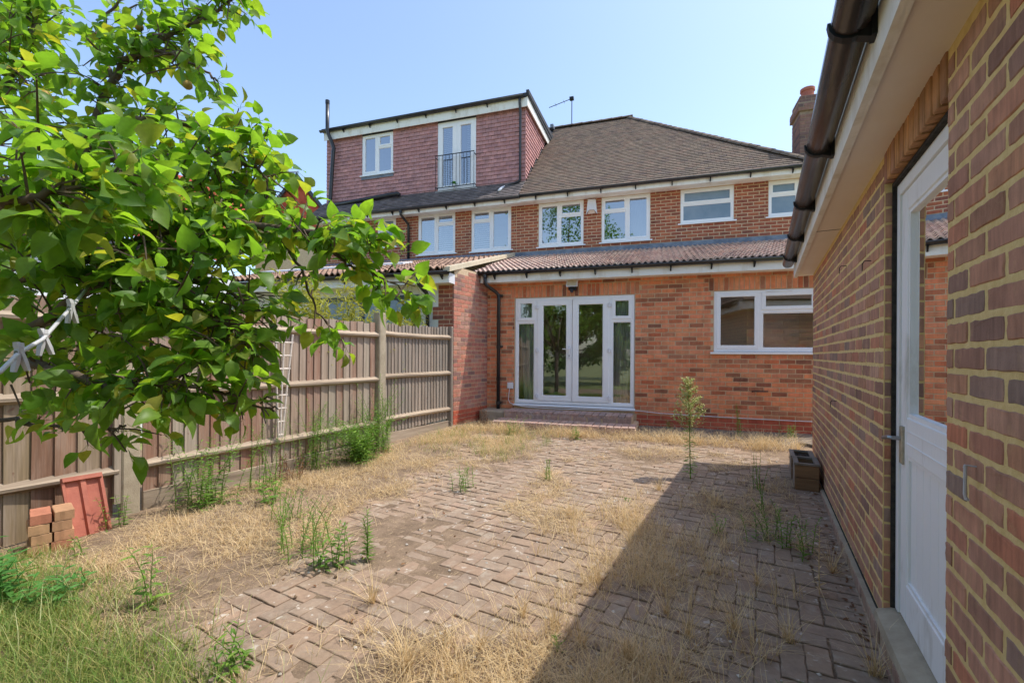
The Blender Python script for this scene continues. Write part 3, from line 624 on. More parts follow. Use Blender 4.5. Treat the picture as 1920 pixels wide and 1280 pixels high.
MB().prism([(-2.66, EY-.04, .428), (-2.66, EY+.1, .455), (-2.66, EY+.1, .41), (-2.66, EY-.04, .408)], (0, 0, 0), (2.24, 0, 0)).build('sill', M['upvc'], fd, HF)
window(house, HF, .84, 2.36, 1.44, 2.443, EY+.02, [(0, .455, 0, 1, 1), (.455, 1, 0, .655, 0), (.455, 1, .655, 1, 1)], True, fr=.055, sash=.06, sillout=.06)
MB().bbox(1.62, 1.98, EY+.002, EY+.02, 2.405, 2.42, .003).build('trickle_vent', M['upvc'], house, HF)
curtain('curtain', HF, -2.60, -2.22, EY+.16, .45, 2.42, 4, .035, 'curtain', 'grey curtain gathered behind the side light nearest the drainpipe', .10)
curtain('curtain', HF, -.80, -.47, EY+.16, .45, 2.42, 4, .035, 'curtain', 'pale curtain behind the side light farthest from the drainpipe', -.16)
tp = MB().tube([(1.50, EY+.34, 1.37), (1.50, EY+.34, 1.60), (1.51, EY+.34, 1.645), (1.545, EY+.34, 1.665), (1.59, EY+.34, 1.65), (1.615, EY+.33, 1.60), (1.63, EY+.33, 1.555)], [.012]*5+[.013, .016], 10)
tag(tp.build('kitchen_tap', M['metal'], None, HF, True), 'curved chrome kitchen tap standing inside the kitchen window', 'tap')
# eaves of the extension
MB().box(-3.36, 2.9, 8.0, EY+.02, 2.722, 2.732).build('extension_soffit', M['fascia'], house, HF)
MB().box(-3.24, 2.9, 7.982, 8.0, 2.715, 2.90).build('extension_fascia', M['fascia'], house, HF)
gutter(MB(), (-3.26, 7.925, 2.895), (2.9, 7.925, 2.895), .055, .004, 11).build('extension_gutter', M['blackpl'], house, HF, True)
brackets(house, HF, [-2.95+.62*k for k in range(10)], 7.93, 2.87)
LP = math.atan2(.93, 3.08)
er = MB().quad((-3.36, 7.92, 2.885), (2.95, 7.92, 2.885), (2.95, 11.0, 3.815), (-3.64, 11.0, 3.815)).build('extension_roof', M['felt'], house, HF)
def wave_tile(rng, wd, ln, rolls, amp, th=.014, m=5):
    n = rolls*m; V = []; mb = MB()
    prof = [(-wd/2+wd*i/n, amp*(.5-.5*math.cos(2*math.pi*i/m))) for i in range(n+1)]
    V += [(x, 0, z+th) for x, z in prof]+[(x, ln, z) for x, z in prof]+[(x, 0, z-.002) for x, z in prof]
    N = n+1; F = [(i, i+1, N+i+1, N+i) for i in range(n)]+[(2*N+i, 2*N+i+1, i+1, i) for i in range(n)]
    return mb.add(V, F)
tile_field(er, HF, (0, 7.89, 2.89), 3.27, LP, lambda s: (-3.36-.085*s, 2.95), M['tile_e'], .2, .225, 300, 31, [wave_tile(RND, .2, .26, 2, .034, .02) for _ in range(3)], 'pantile_field', .006, 1)
MB().quad((-3.62, 10.80, 3.80), (2.9, 10.80, 3.80), (2.9, 10.985, 3.872), (-3.62, 10.985, 3.872)).quad((-3.62, 10.985, 3.872), (2.9, 10.985, 3.872), (2.9, 10.985, 3.95), (-3.62, 10.985, 3.95)).build('lead_flashing', M['lead'], house, HF)
# drainpipe of the extension
dp = tube_path('downpipe', [(-3.13, 7.925, 2.86), (-3.13, 7.925, 2.70), (-3.10, 7.95, 2.655), (-3.0, 8.13, 2.565), (-2.955, 8.185, 2.51), (-2.95, 8.19, 2.44), (-2.95, 8.19, .33)], .034, 'blackpl', house, HF)
for z in (2.49, 1.52, .45): MB().tube([(-2.95, 8.19, z-.03), (-2.95, 8.19, z+.03)], .040, 12).box(-2.95, -2.88, 8.19, 8.245, z-.018, z+.018).build('pipe_clip', M['blackpl'], dp, HF)
MB().tube([(-3.13, 7.925, 2.80), (-3.13, 7.925, 2.88)], .046, 12).build('outlet', M['blackpl'], dp, HF)
blk = MB().bbox(-3.2, -2.72, 7.84, 8.235, -.05, .335, .02).build('concrete_block', M['conc'], None, HF)
tag(blk, 'rough pale concrete block under the drainpipe', 'block')
# brick steps
st = tag(empty('brick_step', (-1.5, 7.6, .1), HF), 'two weathered brick steps below the french doors', 'steps')
s1 = MB().box(-2.70, -.36, 7.18, 8.22, -.05, .225).build('lower_tread', M['mortar_t'], st, HF); s2 = MB().box(-2.66, -.44, 7.70, 8.22, .225, .335).build('upper_tread', M['mortar_t'], st, HF)
r5 = random.Random(5); pv = [slab_proto(.215, .1, .05, r5, 3, .004, .006) for _ in range(4)]
mst = brickmat('step_brick', [lin(176, 142, 128), lin(164, 136, 124), lin(184, 150, 134), lin(156, 134, 126)], .15, lin(196, 180, 166), .5)
for par, xa, xb, ya, yb, zt in ((s1, -2.70, -.36, 7.17, 7.70, .255), (s2, -2.66, -.44, 7.69, 8.2, .365)):
    its = []; nx = int((xb-xa)/.108); ny = 2
    for i in range(nx):
        for j in range(ny):
            its.append((r5.randrange(4), HF @ Matrix.Translation((xa+(i+.5)*(xb-xa)/nx, ya+.11+j*.23, zt+r5.uniform(-.003, .003))) @ Matrix.Rotation(math.pi/2+r5.uniform(-.02, .02), 4, 'Z'), .02))
    lay('brick', pv, its, mst, par, 100)
    its = []; nx = int((xb-xa)/.225)
    for i in range(nx): its.append((r5.randrange(4), HF @ Matrix.Translation((xa+(i+.5)*(xb-xa)/nx, ya-.002, zt-.09)) @ Matrix.Rotation(math.pi/2, 4, 'X') @ Matrix.Diagonal((1, .75, 1, 1)), .02))
    lay('brick', pv, its, mst, par, 100)
# main house wall
MY = 11.0
W1 = [(-2.915, -1.795, 4.05, 5.125), (-1.36, -.25, 4.055, 5.125), (.41, 1.51, 4.355, 5.12), (2.185, 2.76, 4.355, 5.12)]
mw = wall_mesh(-3.5, 2.95, 3.0, 5.2, MY+.005, W1, .2).build('upper_wall', M['mortar_t'], house, HF)
lay_bricks(mw, HF, -3.5, 2.95, 3.88, 5.2, MY, M['brick_m'], W1, (), 300, 41, .001, (2, 1), proud=.001, size=(.209, .059))
MB().quad((2.95, MY, -.1), (2.95, 18.2, -.1), (2.95, 18.2, 5.2), (2.95, MY, 5.2)).build('side_wall', M['mortar_t'], house, HF)
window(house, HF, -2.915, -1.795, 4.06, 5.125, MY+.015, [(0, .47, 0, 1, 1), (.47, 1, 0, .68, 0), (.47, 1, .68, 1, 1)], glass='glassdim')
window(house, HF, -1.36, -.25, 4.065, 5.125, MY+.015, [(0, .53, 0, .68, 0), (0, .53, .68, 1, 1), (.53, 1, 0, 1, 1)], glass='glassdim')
window(house, HF, .41, 1.51, 4.365, 5.12, MY+.015, [(0, 1, 0, .56, 0), (0, 1, .56, 1, 1)], glass='frost')
window(house, HF, 2.185, 2.76, 4.365, 5.12, MY+.015, [(0, 1, 0, .6, 0), (0, 1, .6, 1, 1)], glass='frost')
def room(par, X0, X1, Y0, Y1, Z0, Z1, mt):
    r_ = MB(); r_.quad((X0, Y0, Z0), (X1, Y0, Z0), (X1, Y1, Z0), (X0, Y1, Z0)).quad((X0, Y0, Z1), (X0, Y1, Z1), (X1, Y1, Z1), (X1, Y0, Z1)).quad((X0, Y1, Z0), (X1, Y1, Z0), (X1, Y1, Z1), (X0, Y1, Z1)).quad((X0, Y0, Z0), (X0, Y1, Z0), (X0, Y1, Z1), (X0, Y0, Z1)).quad((X1, Y0, Z0), (X1, Y0, Z1), (X1, Y1, Z1), (X1, Y1, Z0))
    return r_.build('room_lining', M[mt], par, HF)
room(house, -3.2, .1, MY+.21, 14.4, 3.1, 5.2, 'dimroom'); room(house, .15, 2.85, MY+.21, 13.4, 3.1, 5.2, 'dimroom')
curtain('curtain', HF, -2.88, -2.45, MY+.14, 4.0, 5.15, 4, .03, 'curtain', 'beige curtain in the left pane of the bedroom window beside the alarm box')
curtain('curtain', HF, -.68, -.30, MY+.14, 4.0, 5.15, 4, .03, 'curtain', 'sheer white curtain in the tall pane of the bedroom window under the long gutter')
# main eaves and hipped roof
EV = 5.23
for par, xa, xb in ((house, -3.3, 3.0),):
    MB().box(xa, xb, 10.70, MY+.02, 5.132, 5.142).build('soffit', M['fascia'], par, HF)
    MB().box(xa, xb, 10.682, 10.70, 5.12, 5.265).build('fascia_board', M['fascia'], par, HF)
    gutter(MB(), (xa, 10.625, 5.262), (xb, 10.625, 5.262), .055, .004, 11).build('gutter', M['blackpl'], par, HF, True)
brackets(house, HF, [-2.9+.78*k for k in range(8)], 10.63, 5.235)
RY, RZ, AX, CX = 14.5, 8.68, -.96, 2.97
mr = MB().quad((-3.33, 10.6, EV+.02), (CX, 10.6, EV+.02), (AX, RY, RZ), (-3.33, RY, RZ)).quad((CX, 10.6, EV+.02), (CX, 18.4, EV+.02), (AX, RY, RZ)).quad((CX, 18.4, EV+.02), (-3.33, 18.4, EV+.02), (-3.33, RY, RZ), (AX, RY, RZ)).build('roof', M['felt'], house, HF)
SLEN = math.hypot(3.9, 3.45)
tile_field(mr, HF, (0, 10.59, EV+.015), SLEN, PITCH, lambda s: (-3.33, CX-(CX-AX)*s/SLEN), M['tile_r'], .165, .105, 300, 51)
HSL = Matrix(((0, -1, 0, CX+.01), (1, 0, 0, 0), (0, 0, 1, 0), (0, 0, 0, 1)))
tile_field(mr, HF @ HSL, (0, 0, EV+.015), SLEN, PITCH, lambda s: (10.6+3.9*s/SLEN, 18.4-3.9*s/SLEN), M['tile_r'], .165, .105, 0, 52, None, 'hip_tiling')
def cap_tiles(par, P0, P1, n, mat, r=.10, name='ridge_tile', flip=False):
    P0, P1 = Vector(P0), Vector(P1); t = (P1-P0).normalized(); L = (P1-P0).length/n; s = t.cross(Vector((0, 0, 1))).normalized(); up = s.cross(t)
    q = MB(); ring = []; mm = 7
    for e, sc in ((0, 1.0), (1, .86)):
        for k in range(mm):
            a = math.pi*k/(mm-1); ring.append((math.cos(a)*r*sc, e*L*1.12, math.sin(a)*r*.75*sc-.02))
    ring2 = [(x*.86, y, z-.014) for x, y, z in ring[:mm]]
    q.add(ring+ring2, [(k, k+1, mm+k+1, mm+k) for k in range(mm-1)]+[(2*mm+k, 2*mm+k+1, k+1, k) for k in range(mm-1)])
    its = []
    for i in range(n):
        p = P0+t*L*i
        Mx = Matrix(((s.x, t.x, up.x, p.x), (s.y, t.y, up.y, p.y), (s.z, t.z, up.z, p.z), (0, 0, 0, 1)))
        its.append((0, HF @ Mx @ Matrix.Translation((RND.uniform(-.006, .006), 0, RND.uniform(0, .008))), .09))
    lay(name, [q], its, mat, par, 100)
cap_tiles(mr, (CX+.02, 10.57, EV+.025), (AX, RY, RZ+.02), 30, M['tile_r'], .105, 'hip_tile'); cap_tiles(mr, (AX+.1, RY, RZ+.05), (-3.33, RY, RZ+.05), 8, M['tile_r'])
# chimney
ch = MB().box(2.815, 3.395, 11.205, 11.795, -.1, 6.62).box(2.775, 3.435, 11.165, 11.835, 6.62, 6.80).box(2.815, 3.395, 11.205, 11.795, 6.80, 6.95).build('chimney', M['chm'], house, HF)
HFx = HF @ Matrix(((0, 1, 0, 2.81), (-1, 0, 0, 0), (0, 0, 1, 0), (0, 0, 0, 1)))
lay_bricks(ch, HF, 2.81, 3.40, 4.9, 6.6, 11.2, M['brick_c'], (), (), 120, 61, .001, (2, 1), field='front_brickwork')
lay_bricks(ch, HFx, -11.80, -11.20, 4.9, 6.6, 0, M['brick_c'], (), (), 120, 62, .001, (2, 1), field='side_brickwork')
lay_bricks(ch, HF, 2.77, 3.44, 6.62, 6.80, 11.16, M['brick_c'], (), (), 120, 63, .001, (2, 1)); lay_bricks(ch, HF @ Matrix(((0, 1, 0, 2.77), (-1, 0, 0, 0), (0, 0, 1, 0), (0, 0, 0, 1))), -11.84, -11.16, 6.62, 6.80, 0, M['brick_c'], (), (), 120, 64, .001, (2, 1))
lay_bricks(ch, HF, 2.81, 3.40, 6.80, 6.96, 11.2, M['brick_c'], (), (), 60, 65, .001, (2, 1)); lay_bricks(ch, HFx, -11.80, -11.20, 6.80, 6.96, 0, M['brick_c'], (), (), 60, 66, .001, (2, 1))
MB().tube([(3.02, 11.45, 6.95), (3.02, 11.45, 7.13), (3.02, 11.45, 7.14), (3.02, 11.45, 7.2)], [.13, .12, .14, .14], 20).build('chimney_pot', M['terra'], ch, HF)
# fittings on the house
tag(MB().tube([(-2.76, RY, RZ), (-2.76, RY, RZ+.98)], .014, 8).tube([(-2.76, RY, RZ+.93), (-3.45, RY-.25, RZ+.62)], .011, 6).box(-2.83, -2.70, RY-.06, RY+.05, RZ+.88, RZ+.97).tube([(-3.0, RY-.19, RZ+.82), (-3.0, RY+.02, RZ+.82)], .005, 5).tube([(-3.25, RY-.28, RZ+.71), (-3.25, RY-.08, RZ+.71)], .005, 5).build('television_aerial', M['black'], None, HF), 'thin television aerial standing on the roof ridge', 'aerial')
al = MB().prism([(-1.72, MY-.06, 4.74), (-1.68, MY-.075, 5.09), (-1.50, MY-.075, 5.09), (-1.46, MY-.06, 4.74), (-1.50, MY-.07, 4.80), (-1.53, MY-.085, 4.84), (-1.65, MY-.085, 4.84), (-1.69, MY-.07, 4.80)], (0, 0, 0), (0, .075, 0))
al = tag(al.build('alarm_box', M['plasticw'], None, HF), 'white burglar alarm box between two upper windows', 'alarm box')
MB().prism([(-1.685, MY-.068, 4.75), (-1.65, MY-.088, 4.832), (-1.53, MY-.088, 4.832), (-1.495, MY-.068, 4.75)], (0, 0, 0), (0, .02, 0)).build('strobe_lens', surf('peach_lens', lin(214, 184, 160), lin(220, 192, 170), 3, .4, 0), al, HF)
fl = tag(empty('security_light', (-1.53, 8.2, 2.6), HF), 'square floodlight with motion sensor above the french doors', 'floodlight')
MB().prism([(-1.63, 8.10, 2.60), (-1.43, 8.10, 2.60), (-1.43, 8.16, 2.735), (-1.63, 8.16, 2.735)], (0, 0, 0), (0, .06, .0)).build('housing', M['plasticw'], fl, HF)
MB().quad((-1.61, 8.0995, 2.612), (-1.45, 8.0995, 2.612), (-1.45, 8.1535, 2.725), (-1.61, 8.1535, 2.725)).build('lens', surf('floodlight_glass', lin(196, 186, 160), lin(212, 204, 184), 20, .2, 0), fl, HF)
MB().tube([(-1.53, 8.2, 2.57), (-1.53, 8.13, 2.545), (-1.53, 8.12, 2.50)], [.03, .035, .03], 10).box(-1.60, -1.46, 8.16, 8.245, 2.545, 2.60).build('sensor', M['black'], fl, HF)
sk = MB().bbox(-2.775, -2.665, 8.20, 8.245, .725, .84, .008).build('cable_box', M['plasticw'], None, HF); tag(sk, 'small white cable box on the brick wall beside the french doors', 'junction box')
cb = [(-2.73, 8.215, .725), (-2.745, 8.22, .62), (-2.755, 8.22, .52), (-2.72, 8.21, .455), (-2.62, 8.19, .42), (-2.4, 8.17, .395), (-1.9, 8.17, .385), (-1.2, 8.18, .39), (-.5, 8.19, .405), (-.36, 8.20, .405), (0, 8.225, .375), (.6, 8.235, .36), (1.2, 8.235, .352), (2.0, 8.235, .345), (2.7, 8.235, .35)]
tag(MB().tube(cb, .0065, 6).build('cable', M['plasticw'], None, HF, True), 'thin white cable running low along the extension wall', 'cable')
tag(MB().tube([(1.42, 8.255, .79), (1.42, 8.235, .79), (1.43, 8.22, .795), (1.62, 8.22, .80), (1.64, 8.235, .80), (1.64, 8.255, .80)], .008, 8).build('overflow_pipe', M['black'], None, HF), 'short rusty pipe stub on the brick wall below the kitchen window', 'pipe')
tag(MB().bbox(1.95, 2.8, 7.95, 8.24, .02, .13, .01).build('concrete_slab', M['conc'], None, HF), 'pale concrete slab at the house wall behind the planters', 'slab')
# ------------------------------------------------------------------ attached neighbouring house with loft dormer
nb = tag(empty('dormer_house', (-6.4, 11, .1), HF), 'attached brick house with a wide red tile hung loft dormer', 'house')
W2 = [(-6.31, -5.205, 4.06, 5.15), (-4.735, -3.64, 4.05, 5.135), (-7.6, -7.012, 4.35, 5.16), (-8.9, -8.2, 4.35, 5.16)]
nw = wall_mesh(-9.4, -3.5, 3.0, 5.2, MY+.0055, W2, .2).build('upper_wall', M['mortar_t'], nb, HF)
lay_bricks(nw, HF, -9.4, -3.5, 3.88, 5.2, MY, M['brick_m'], W2, (), 300, 71, .001, (2, 1), proud=.001, size=(.209, .059))
window(nb, HF, -6.31, -5.205, 4.07, 5.15, MY+.015, [(0, .5, 0, 1, 1), (.5, 1, 0, .72, 0), (.5, 1, .72, 1, 1)], glass='glassdim')
window(nb, HF, -4.735, -3.64, 4.06, 5.135, MY+.015, [(0, .5, 0, .72, 0), (0, .5, .72, 1, 1), (.5, 1, 0, 1, 1)], glass='glassdim')
window(nb, HF, -7.6, -7.012, 4.36, 5.16, MY+.015, [(0, 1, 0, .58, 0), (0, 1, .58, 1, 1)], glass='frost')
window(nb, HF, -8.9, -8.2, 4.36, 5.16, MY+.015, [(0, 1, 0, .58, 0), (0, 1, .58, 1, 1)], glass='frost')
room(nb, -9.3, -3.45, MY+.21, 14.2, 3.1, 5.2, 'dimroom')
def blind(x0, x1, y, z0, z1, label, dz=.055):
    r_ = tag(empty('window_blind', ((x0+x1)/2, y, z0), HF), label, 'blind'); q = MB(); n = int((z1-z0)/dz)
    V = MB().prism([(x0, y-.02, 0), (x0, y+.022, .028), (x0, y+.022, .032), (x0, y-.02, .004)], (0, 0, 0), (x1-x0, 0, 0)).mesh('slat'); V.materials.append(M['blind'])
    for k in range(n):
        o = bpy.data.objects.new('slat', V); COL.objects.link(o); o.parent = r_; o.matrix_parent_inverse = WM[r_.name].inverted(); o.matrix_basis = HF @ Matrix.Translation((0, 0, z0+k*dz)); WM[o.name] = o.matrix_basis.copy()
    MB().box(x0, x1, y-.02, y+.02, z1-.03, z1+.01).build('head_rail', M['blind'], r_, HF)
blind(-5.72, -5.22, MY+.13, 4.08, 5.12, 'white slatted blind in the neighbouring window beside the black drainpipe')
blind(-4.71, -4.20, MY+.13, 4.08, 5.10, 'white slatted blind in the neighbouring window next to the party wall')
blind(-6.29, -5.78, MY+.35, 4.08, 5.12, 'shaded slatted blind set back behind a tall blue pane')
MB().box(-9.6, -3.3, 10.70, MY+.02, 5.132, 5.142).build('soffit', M['fascia'], nb, HF)
MB().box(-9.6, -3.302, 10.682, 10.70, 5.105, 5.25).build('fascia_board', M['fascia'], nb, HF)
gutter(MB(), (-9.6, 10.625, 5.245), (-3.302, 10.625, 5.245), .055, .004, 11).build('gutter', M['blackpl'], nb, HF, True)
brackets(nb, HF, [-9.3+.8*k for k in range(8)], 10.63, 5.22)
nr = MB().quad((-9.7, 10.6, EV+.02), (-3.331, 10.6, EV+.02), (-3.331, RY, RZ), (-7.6, RY, RZ)).quad((-3.331, RY, RZ), (-3.331, 18.4, EV), (-9.7, 18.4, EV), (-7.6, RY, RZ)).quad((-9.7, 10.6, EV+.02), (-7.6, RY, RZ), (-9.7, 18.4, EV+.02)).build('roof', M['felt'], nb, HF)
DYF, DX0, DX1, DZT = 11.25, -9.55, -3.345, 8.05
tile_field(nr, HF, (0, 10.59, EV+.015), .95, PITCH, lambda s: (-9.7, -3.333), M['tile_n'], .165, .105, 250, 81)
# dormer: hung tiles on front and cheek
DH = [(-8.30, -7.27, 6.54, 7.705), (-5.85, -4.72, 5.80, 7.705)]
dm = wall_mesh(DX0, DX1, 5.3, DZT, DYF, DH, .18).quad((DX1, DYF, 5.3), (DX1, 14.4, 5.3), (DX1, 14.4, DZT), (DX1, DYF, DZT)).quad((DX0, 14.4, 5.3), (DX0, DYF, 5.3), (DX0, DYF, DZT), (DX0, 14.4, DZT)).build('dormer', M['felt'], nb, HF)
def vtiles(frame, xa, xb, za, zb, holes, seed, lim, keep=None):
    rng = random.Random(seed); pr = [MB().add([(-.079, -.012-.003*q, 0), (.079, -.012-.003*(1-q), 0), (.079, .012, .15), (-.079, .012, .15), (-.079, .006, 0), (.079, .006, 0), (0, -.017, 0)], [(0, 6, 2, 3), (6, 1, 2), (4, 5, 1, 6, 0), (0, 3, 4), (1, 5, 2)]) for q in (0, .5, 1)]; its = []
    nr_ = int((zb-za)/.105)
    for k in range(nr_+1):
        z = za+k*.105; off = (k % 2)*.0825
        for i in range(-1, int((xb-xa)/.165)+2):
            a, b_ = max(xa, xa+off+i*.165), min(xb, xa+off+(i+1)*.165)
            if b_-a < .03: continue
            xc = (a+b_)/2
            for h in holes:
                if h[2]-.10 < z+.02 < h[3]:
                    if h[0]-.005 < a and b_ < h[1]+.005: b_ = a
                    elif a < h[0] < b_: b_ = h[0]-.003
                    elif a < h[1] < b_: a = h[1]+.003
            xc = (a+b_)/2
            if b_-a < .015 or (keep and not keep(xc, z)): continue
            its.append((rng.randrange(3), frame @ Matrix.Translation((xc, -.004+rng.uniform(-.0015, .0015), z)) @ Matrix.Rotation(rng.uniform(-.01, .01), 4, 'Y') @ Matrix.Diagonal(((b_-a)/.165, 1, 1, 1)), .0165))
    lay('tile', pr, its, M['tile_h'], dm, lim, 'hung_tiling')
vtiles(HF @ Matrix.Translation((0, DYF, 0)), DX0-.01, DX1+.01, 5.78, 7.78, DH, 91, 300)
CF = HF @ Matrix(((0, -1, 0, DX1), (1, 0, 0, 0), (0, 0, 1, 0), (0, 0, 0, 1)))
vtiles(CF, DYF, 14.2, 5.72, 7.82, (), 92, 200, lambda x, z: z > EV+.04+(x-10.6)*.885)
vtiles(HF @ Matrix(((0, 1, 0, DX0), (-1, 0, 0, 0), (0, 0, 1, 0), (0, 0, 0, 1))), -14.2, -DYF, 5.72, 7.8, (), 93, 60)
MB().box(DX0-.03, DX1+.06, DYF-.10, 14.3, 7.80, 7.83).build('dormer_soffit', M['fascia'], nb, HF)
MB().box(DX0-.02, DX1+.06, DYF-.12, DYF-.10, 7.70, 7.93).build('dormer_fascia', M['fascia'], nb, HF)
MB().box(DX1+.06, DX1+.085, DYF-.12, 14.1, 7.72, 7.97).build('cheek_fascia', M['fascia'], nb, HF)
MB().prism([(DX0-.08, DYF-.16, 7.95), (DX0-.08, DYF-.16, 8.03), (DX0-.08, 14.2, 8.14), (DX0-.08, 14.2, 7.9)], (0, 0, 0), (DX1-DX0+.20, 0, 0)).build('dormer_roof', M['felt'], nb, HF)
MB().prism([(DX1+.06, DYF-.17, 7.98), (DX1+.06, DYF-.17, 8.09), (DX1+.06, 14.2, 8.17), (DX1+.06, 14.2, 8.04)], (0, 0, 0), (.075, 0, 0)).build('verge_trim', M['felt'], nb, HF)
gutter(MB(), (DX0-.10, DYF-.185, 7.965), (DX1+.0, DYF-.185, 7.965), .055, .004, 11).build('dormer_gutter', M['blackpl'], nb, HF, True)
brackets(nb, HF, [DX0+.7+.9*k for k in range(7)], DYF-.18, 7.94)
window(nb, HF, -8.30, -7.27, 6.545, 7.70, DYF-.005, [(0, .5, 0, 1, 1), (.5, 1, 0, .66, 0), (.5, 1, .66, 1, 1)], glass='glassdim', fr=.06, sash=.05)
MB().box(-8.32, -7.25, DYF-.03, DYF+.01, 6.42, 6.50).build('window_apron', M['lead'], nb, HF)
df = window(nb, HF, -5.85, -4.72, 5.815, 7.70, DYF-.01, [(0, .5, 0, 1, 1), (.5, 1, 0, 1, 1)], glass='glassdim', fr=.07, sash=.09, name='balcony_door')
rl = MB().box(-5.86, -4.71, DYF-.15, DYF-.135, 6.735, 6.755).build('balcony_rail', M['black'], nb, HF); MB().box(-5.86, -4.71, DYF-.15, DYF-.135, 5.86, 5.88).build('bottom_bar', M['black'], rl, HF)
for k in range(12): MB().tube([(-5.85+k*1.13/11, DYF-.143, 5.80 if k in (0, 11) else 5.87), (-5.85+k*1.13/11, DYF-.143, 6.74)], .007, 6).build('baluster', M['black'], rl, HF)
for z in (5.9, 6.7):
    for x in (-5.85, -4.72): MB().box(x-.008, x+.008, DYF-.14, DYF, z-.008, z+.008).build('rail_stay', M['black'], rl, HF)
room(nb, -9.4, -3.5, DYF+.2, 13.6, 5.75, 7.75, 'dimroom')
blind(-5.78, -5.36, DYF+.12, 5.85, 7.6, 'tall white louvred blind behind the balcony door', .05); blind(-5.02, -4.79, DYF+.12, 5.85, 7.6, 'narrow white louvred blind at the hinge side of the balcony door', .05)
tp = tag(empty('potted_plant', (-5.32, DYF-.08, 5.82), HF), 'tiny potted plant standing behind the balcony railing', 'plant'); MB().tube([(-5.32, DYF-.08, 5.82), (-5.32, DYF-.08, 5.93)], [.035, .05], 10).build('pot', M['plasticw'], tp, HF)
q = MB()
for k in range(40):
    a = RND.uniform(0, 6.28); e = RND.uniform(.1, 1.4); r_ = RND.uniform(.04, .11); p = Vector((-5.32, DYF-.08, 5.95)); d_ = Vector((math.cos(a)*math.cos(e), math.sin(a)*math.cos(e), math.sin(e))); s_ = d_.orthogonal()*.012; q.quad(p+d_*r_*.4, p+d_*r_*.7+s_, p+d_*r_, p+d_*r_*.7-s_)
q.build('foliage', M['bush'], tp, HF)
sp = tube_path('soil_pipe', [(-9.33, DYF-.13, 5.55), (-9.33, DYF-.13, 5.8), (-9.22, DYF-.13, 7.32), (-9.20, DYF-.13, 7.42), (-9.26, DYF-.15, 7.60), (-9.33, DYF-.22, 7.82), (-9.345, DYF-.24, 7.95), (-9.345, DYF-.24, 8.78)], .055, 'blackpl', nb, HF)
MB().tube([(-9.345, DYF-.24, 8.70), (-9.345, DYF-.24, 8.80)], .062, 12).build('vent_cap', M['blackpl'], sp, HF)
tube_path('waste_pipe', [(-9.3, DYF-.16, 5.72), (-8.2, DYF-.16, 5.78), (-7.2, DYF-.16, 5.84), (-7.02, DYF-.16, 5.845), (-6.97, DYF-.14, 5.80)], .062, 'blackpl', nb, HF)
tube_path('downpipe', [(-3.45, DYF-.19, 7.95), (-3.455, DYF-.16, 7.80), (-3.455, DYF-.10, 7.62), (-3.455, DYF-.09, 5.86), (-3.50, DYF-.10, 5.80), (-3.86, DYF-.13, 5.70)], .034, 'blackpl', nb, HF)
tube_path('shoe', [(-3.85, DYF-.13, 5.70), (-3.90, DYF-.2, 5.66), (-3.90, DYF-.45, 5.50)], .036, 'plasticw', nb, HF)
np_ = tube_path('wall_downpipe', [(-6.63, 10.63, 5.21), (-6.63, 10.63, 5.10), (-6.60, 10.70, 5.03), (-6.58, 10.93, 4.92), (-6.58, 10.95, 4.85), (-6.58, 10.95, 3.98)], .034, 'blackpl', nb, HF)
MB().tube([(-6.63, 10.63, 5.15), (-6.63, 10.63, 5.24)], .046, 12).build('outlet', M['blackpl'], np_, HF)
MB().box(-3.40, -3.30, RY-.3, RY+.1, RZ-.05, RZ+.06).build('roof_vent', M['lead'], nb, HF)
cap_tiles(nr, (-3.33, RY, RZ+.05), (-7.6, RY, RZ+.05), 10, M['tile_n'])
# neighbour's rear extension
NY = 7.2
sw = wall_mesh(6.42, 8.2, -.1, 2.9, .005, (), .1, False).build('extension_side_wall', M['mortar_t'], nb, SF)
lay_bricks(sw, SF, 6.40, 7.62, .09, 2.92, 0, M['brick_s'], (), (), 300, 101, .0012, clip=lambda x, z: z < 2.70+.30*(x-6.4)/1.1 and z > .39, bond=.5)
lay_bricks(sw, SF, 6.40, 7.62, .09, .39, -.003, M['brick_p'], (), (), 60, 102, .0012, field='plinth_brickwork')
nf = MB().quad((-9.2, NY+.003, -.1), (-3.42, NY+.003, -.1), (-3.42, NY+.003, 2.75), (-9.2, NY+.003, 2.75)).build('rear_wall', M['render'], nb, HF)
qi = [(-3.72, -3.43, 2.20, 2.60), (-3.83, -3.43, 1.98, 2.20), (-3.72, -3.43, 1.75, 1.98), (-3.83, -3.43, 1.5, 1.75)]
qn = MB()
for (a, b_, c, d) in qi: qn.box(a, b_, NY-.004, NY+.002, c, d)
qn = qn.build('quoin', M['mortar_t'], nb, HF)
for (a, b_, c, d) in qi: lay_bricks(qn, HF, a, b_, c, d+.02, NY-.008, M['brick_m'], (), (), 40, 111, .001)
for (a, b_) in ((-4.25, -4.10), (-6.42, -6.26), (-5.35, -5.25)): MB().box(a, b_, NY-.02, NY+.02, .2, 2.42).build('door_frame', M['anthra'], nb, HF)
MB().box(-6.4, -4.1, NY-.018, NY+.02, 2.36, 2.43).build('door_head', M['anthra'], nb, HF)
for (a, b_) in ((-6.26, -5.35), (-5.25, -4.25)): MB().quad((a, NY-.002, .25), (b_, NY-.002, .25), (b_, NY-.002, 2.36), (a, NY-.002, 2.36)).build('door_pane', M['frost'], nb, HF)
MB().box(-9.2, -3.44, 6.98, NY+.05, 2.585, 2.60).build('extension_soffit', M['fascia'], nb, HF); MB().box(-9.2, -3.40, 6.962, 6.98, 2.58, 2.76).build('extension_fascia', M['fascia'], nb, HF)
MB().box(-3.42, -3.40, 6.955, NY-.01, 2.582, 2.75).build('fascia_end', M['plasticw'], nb, HF)
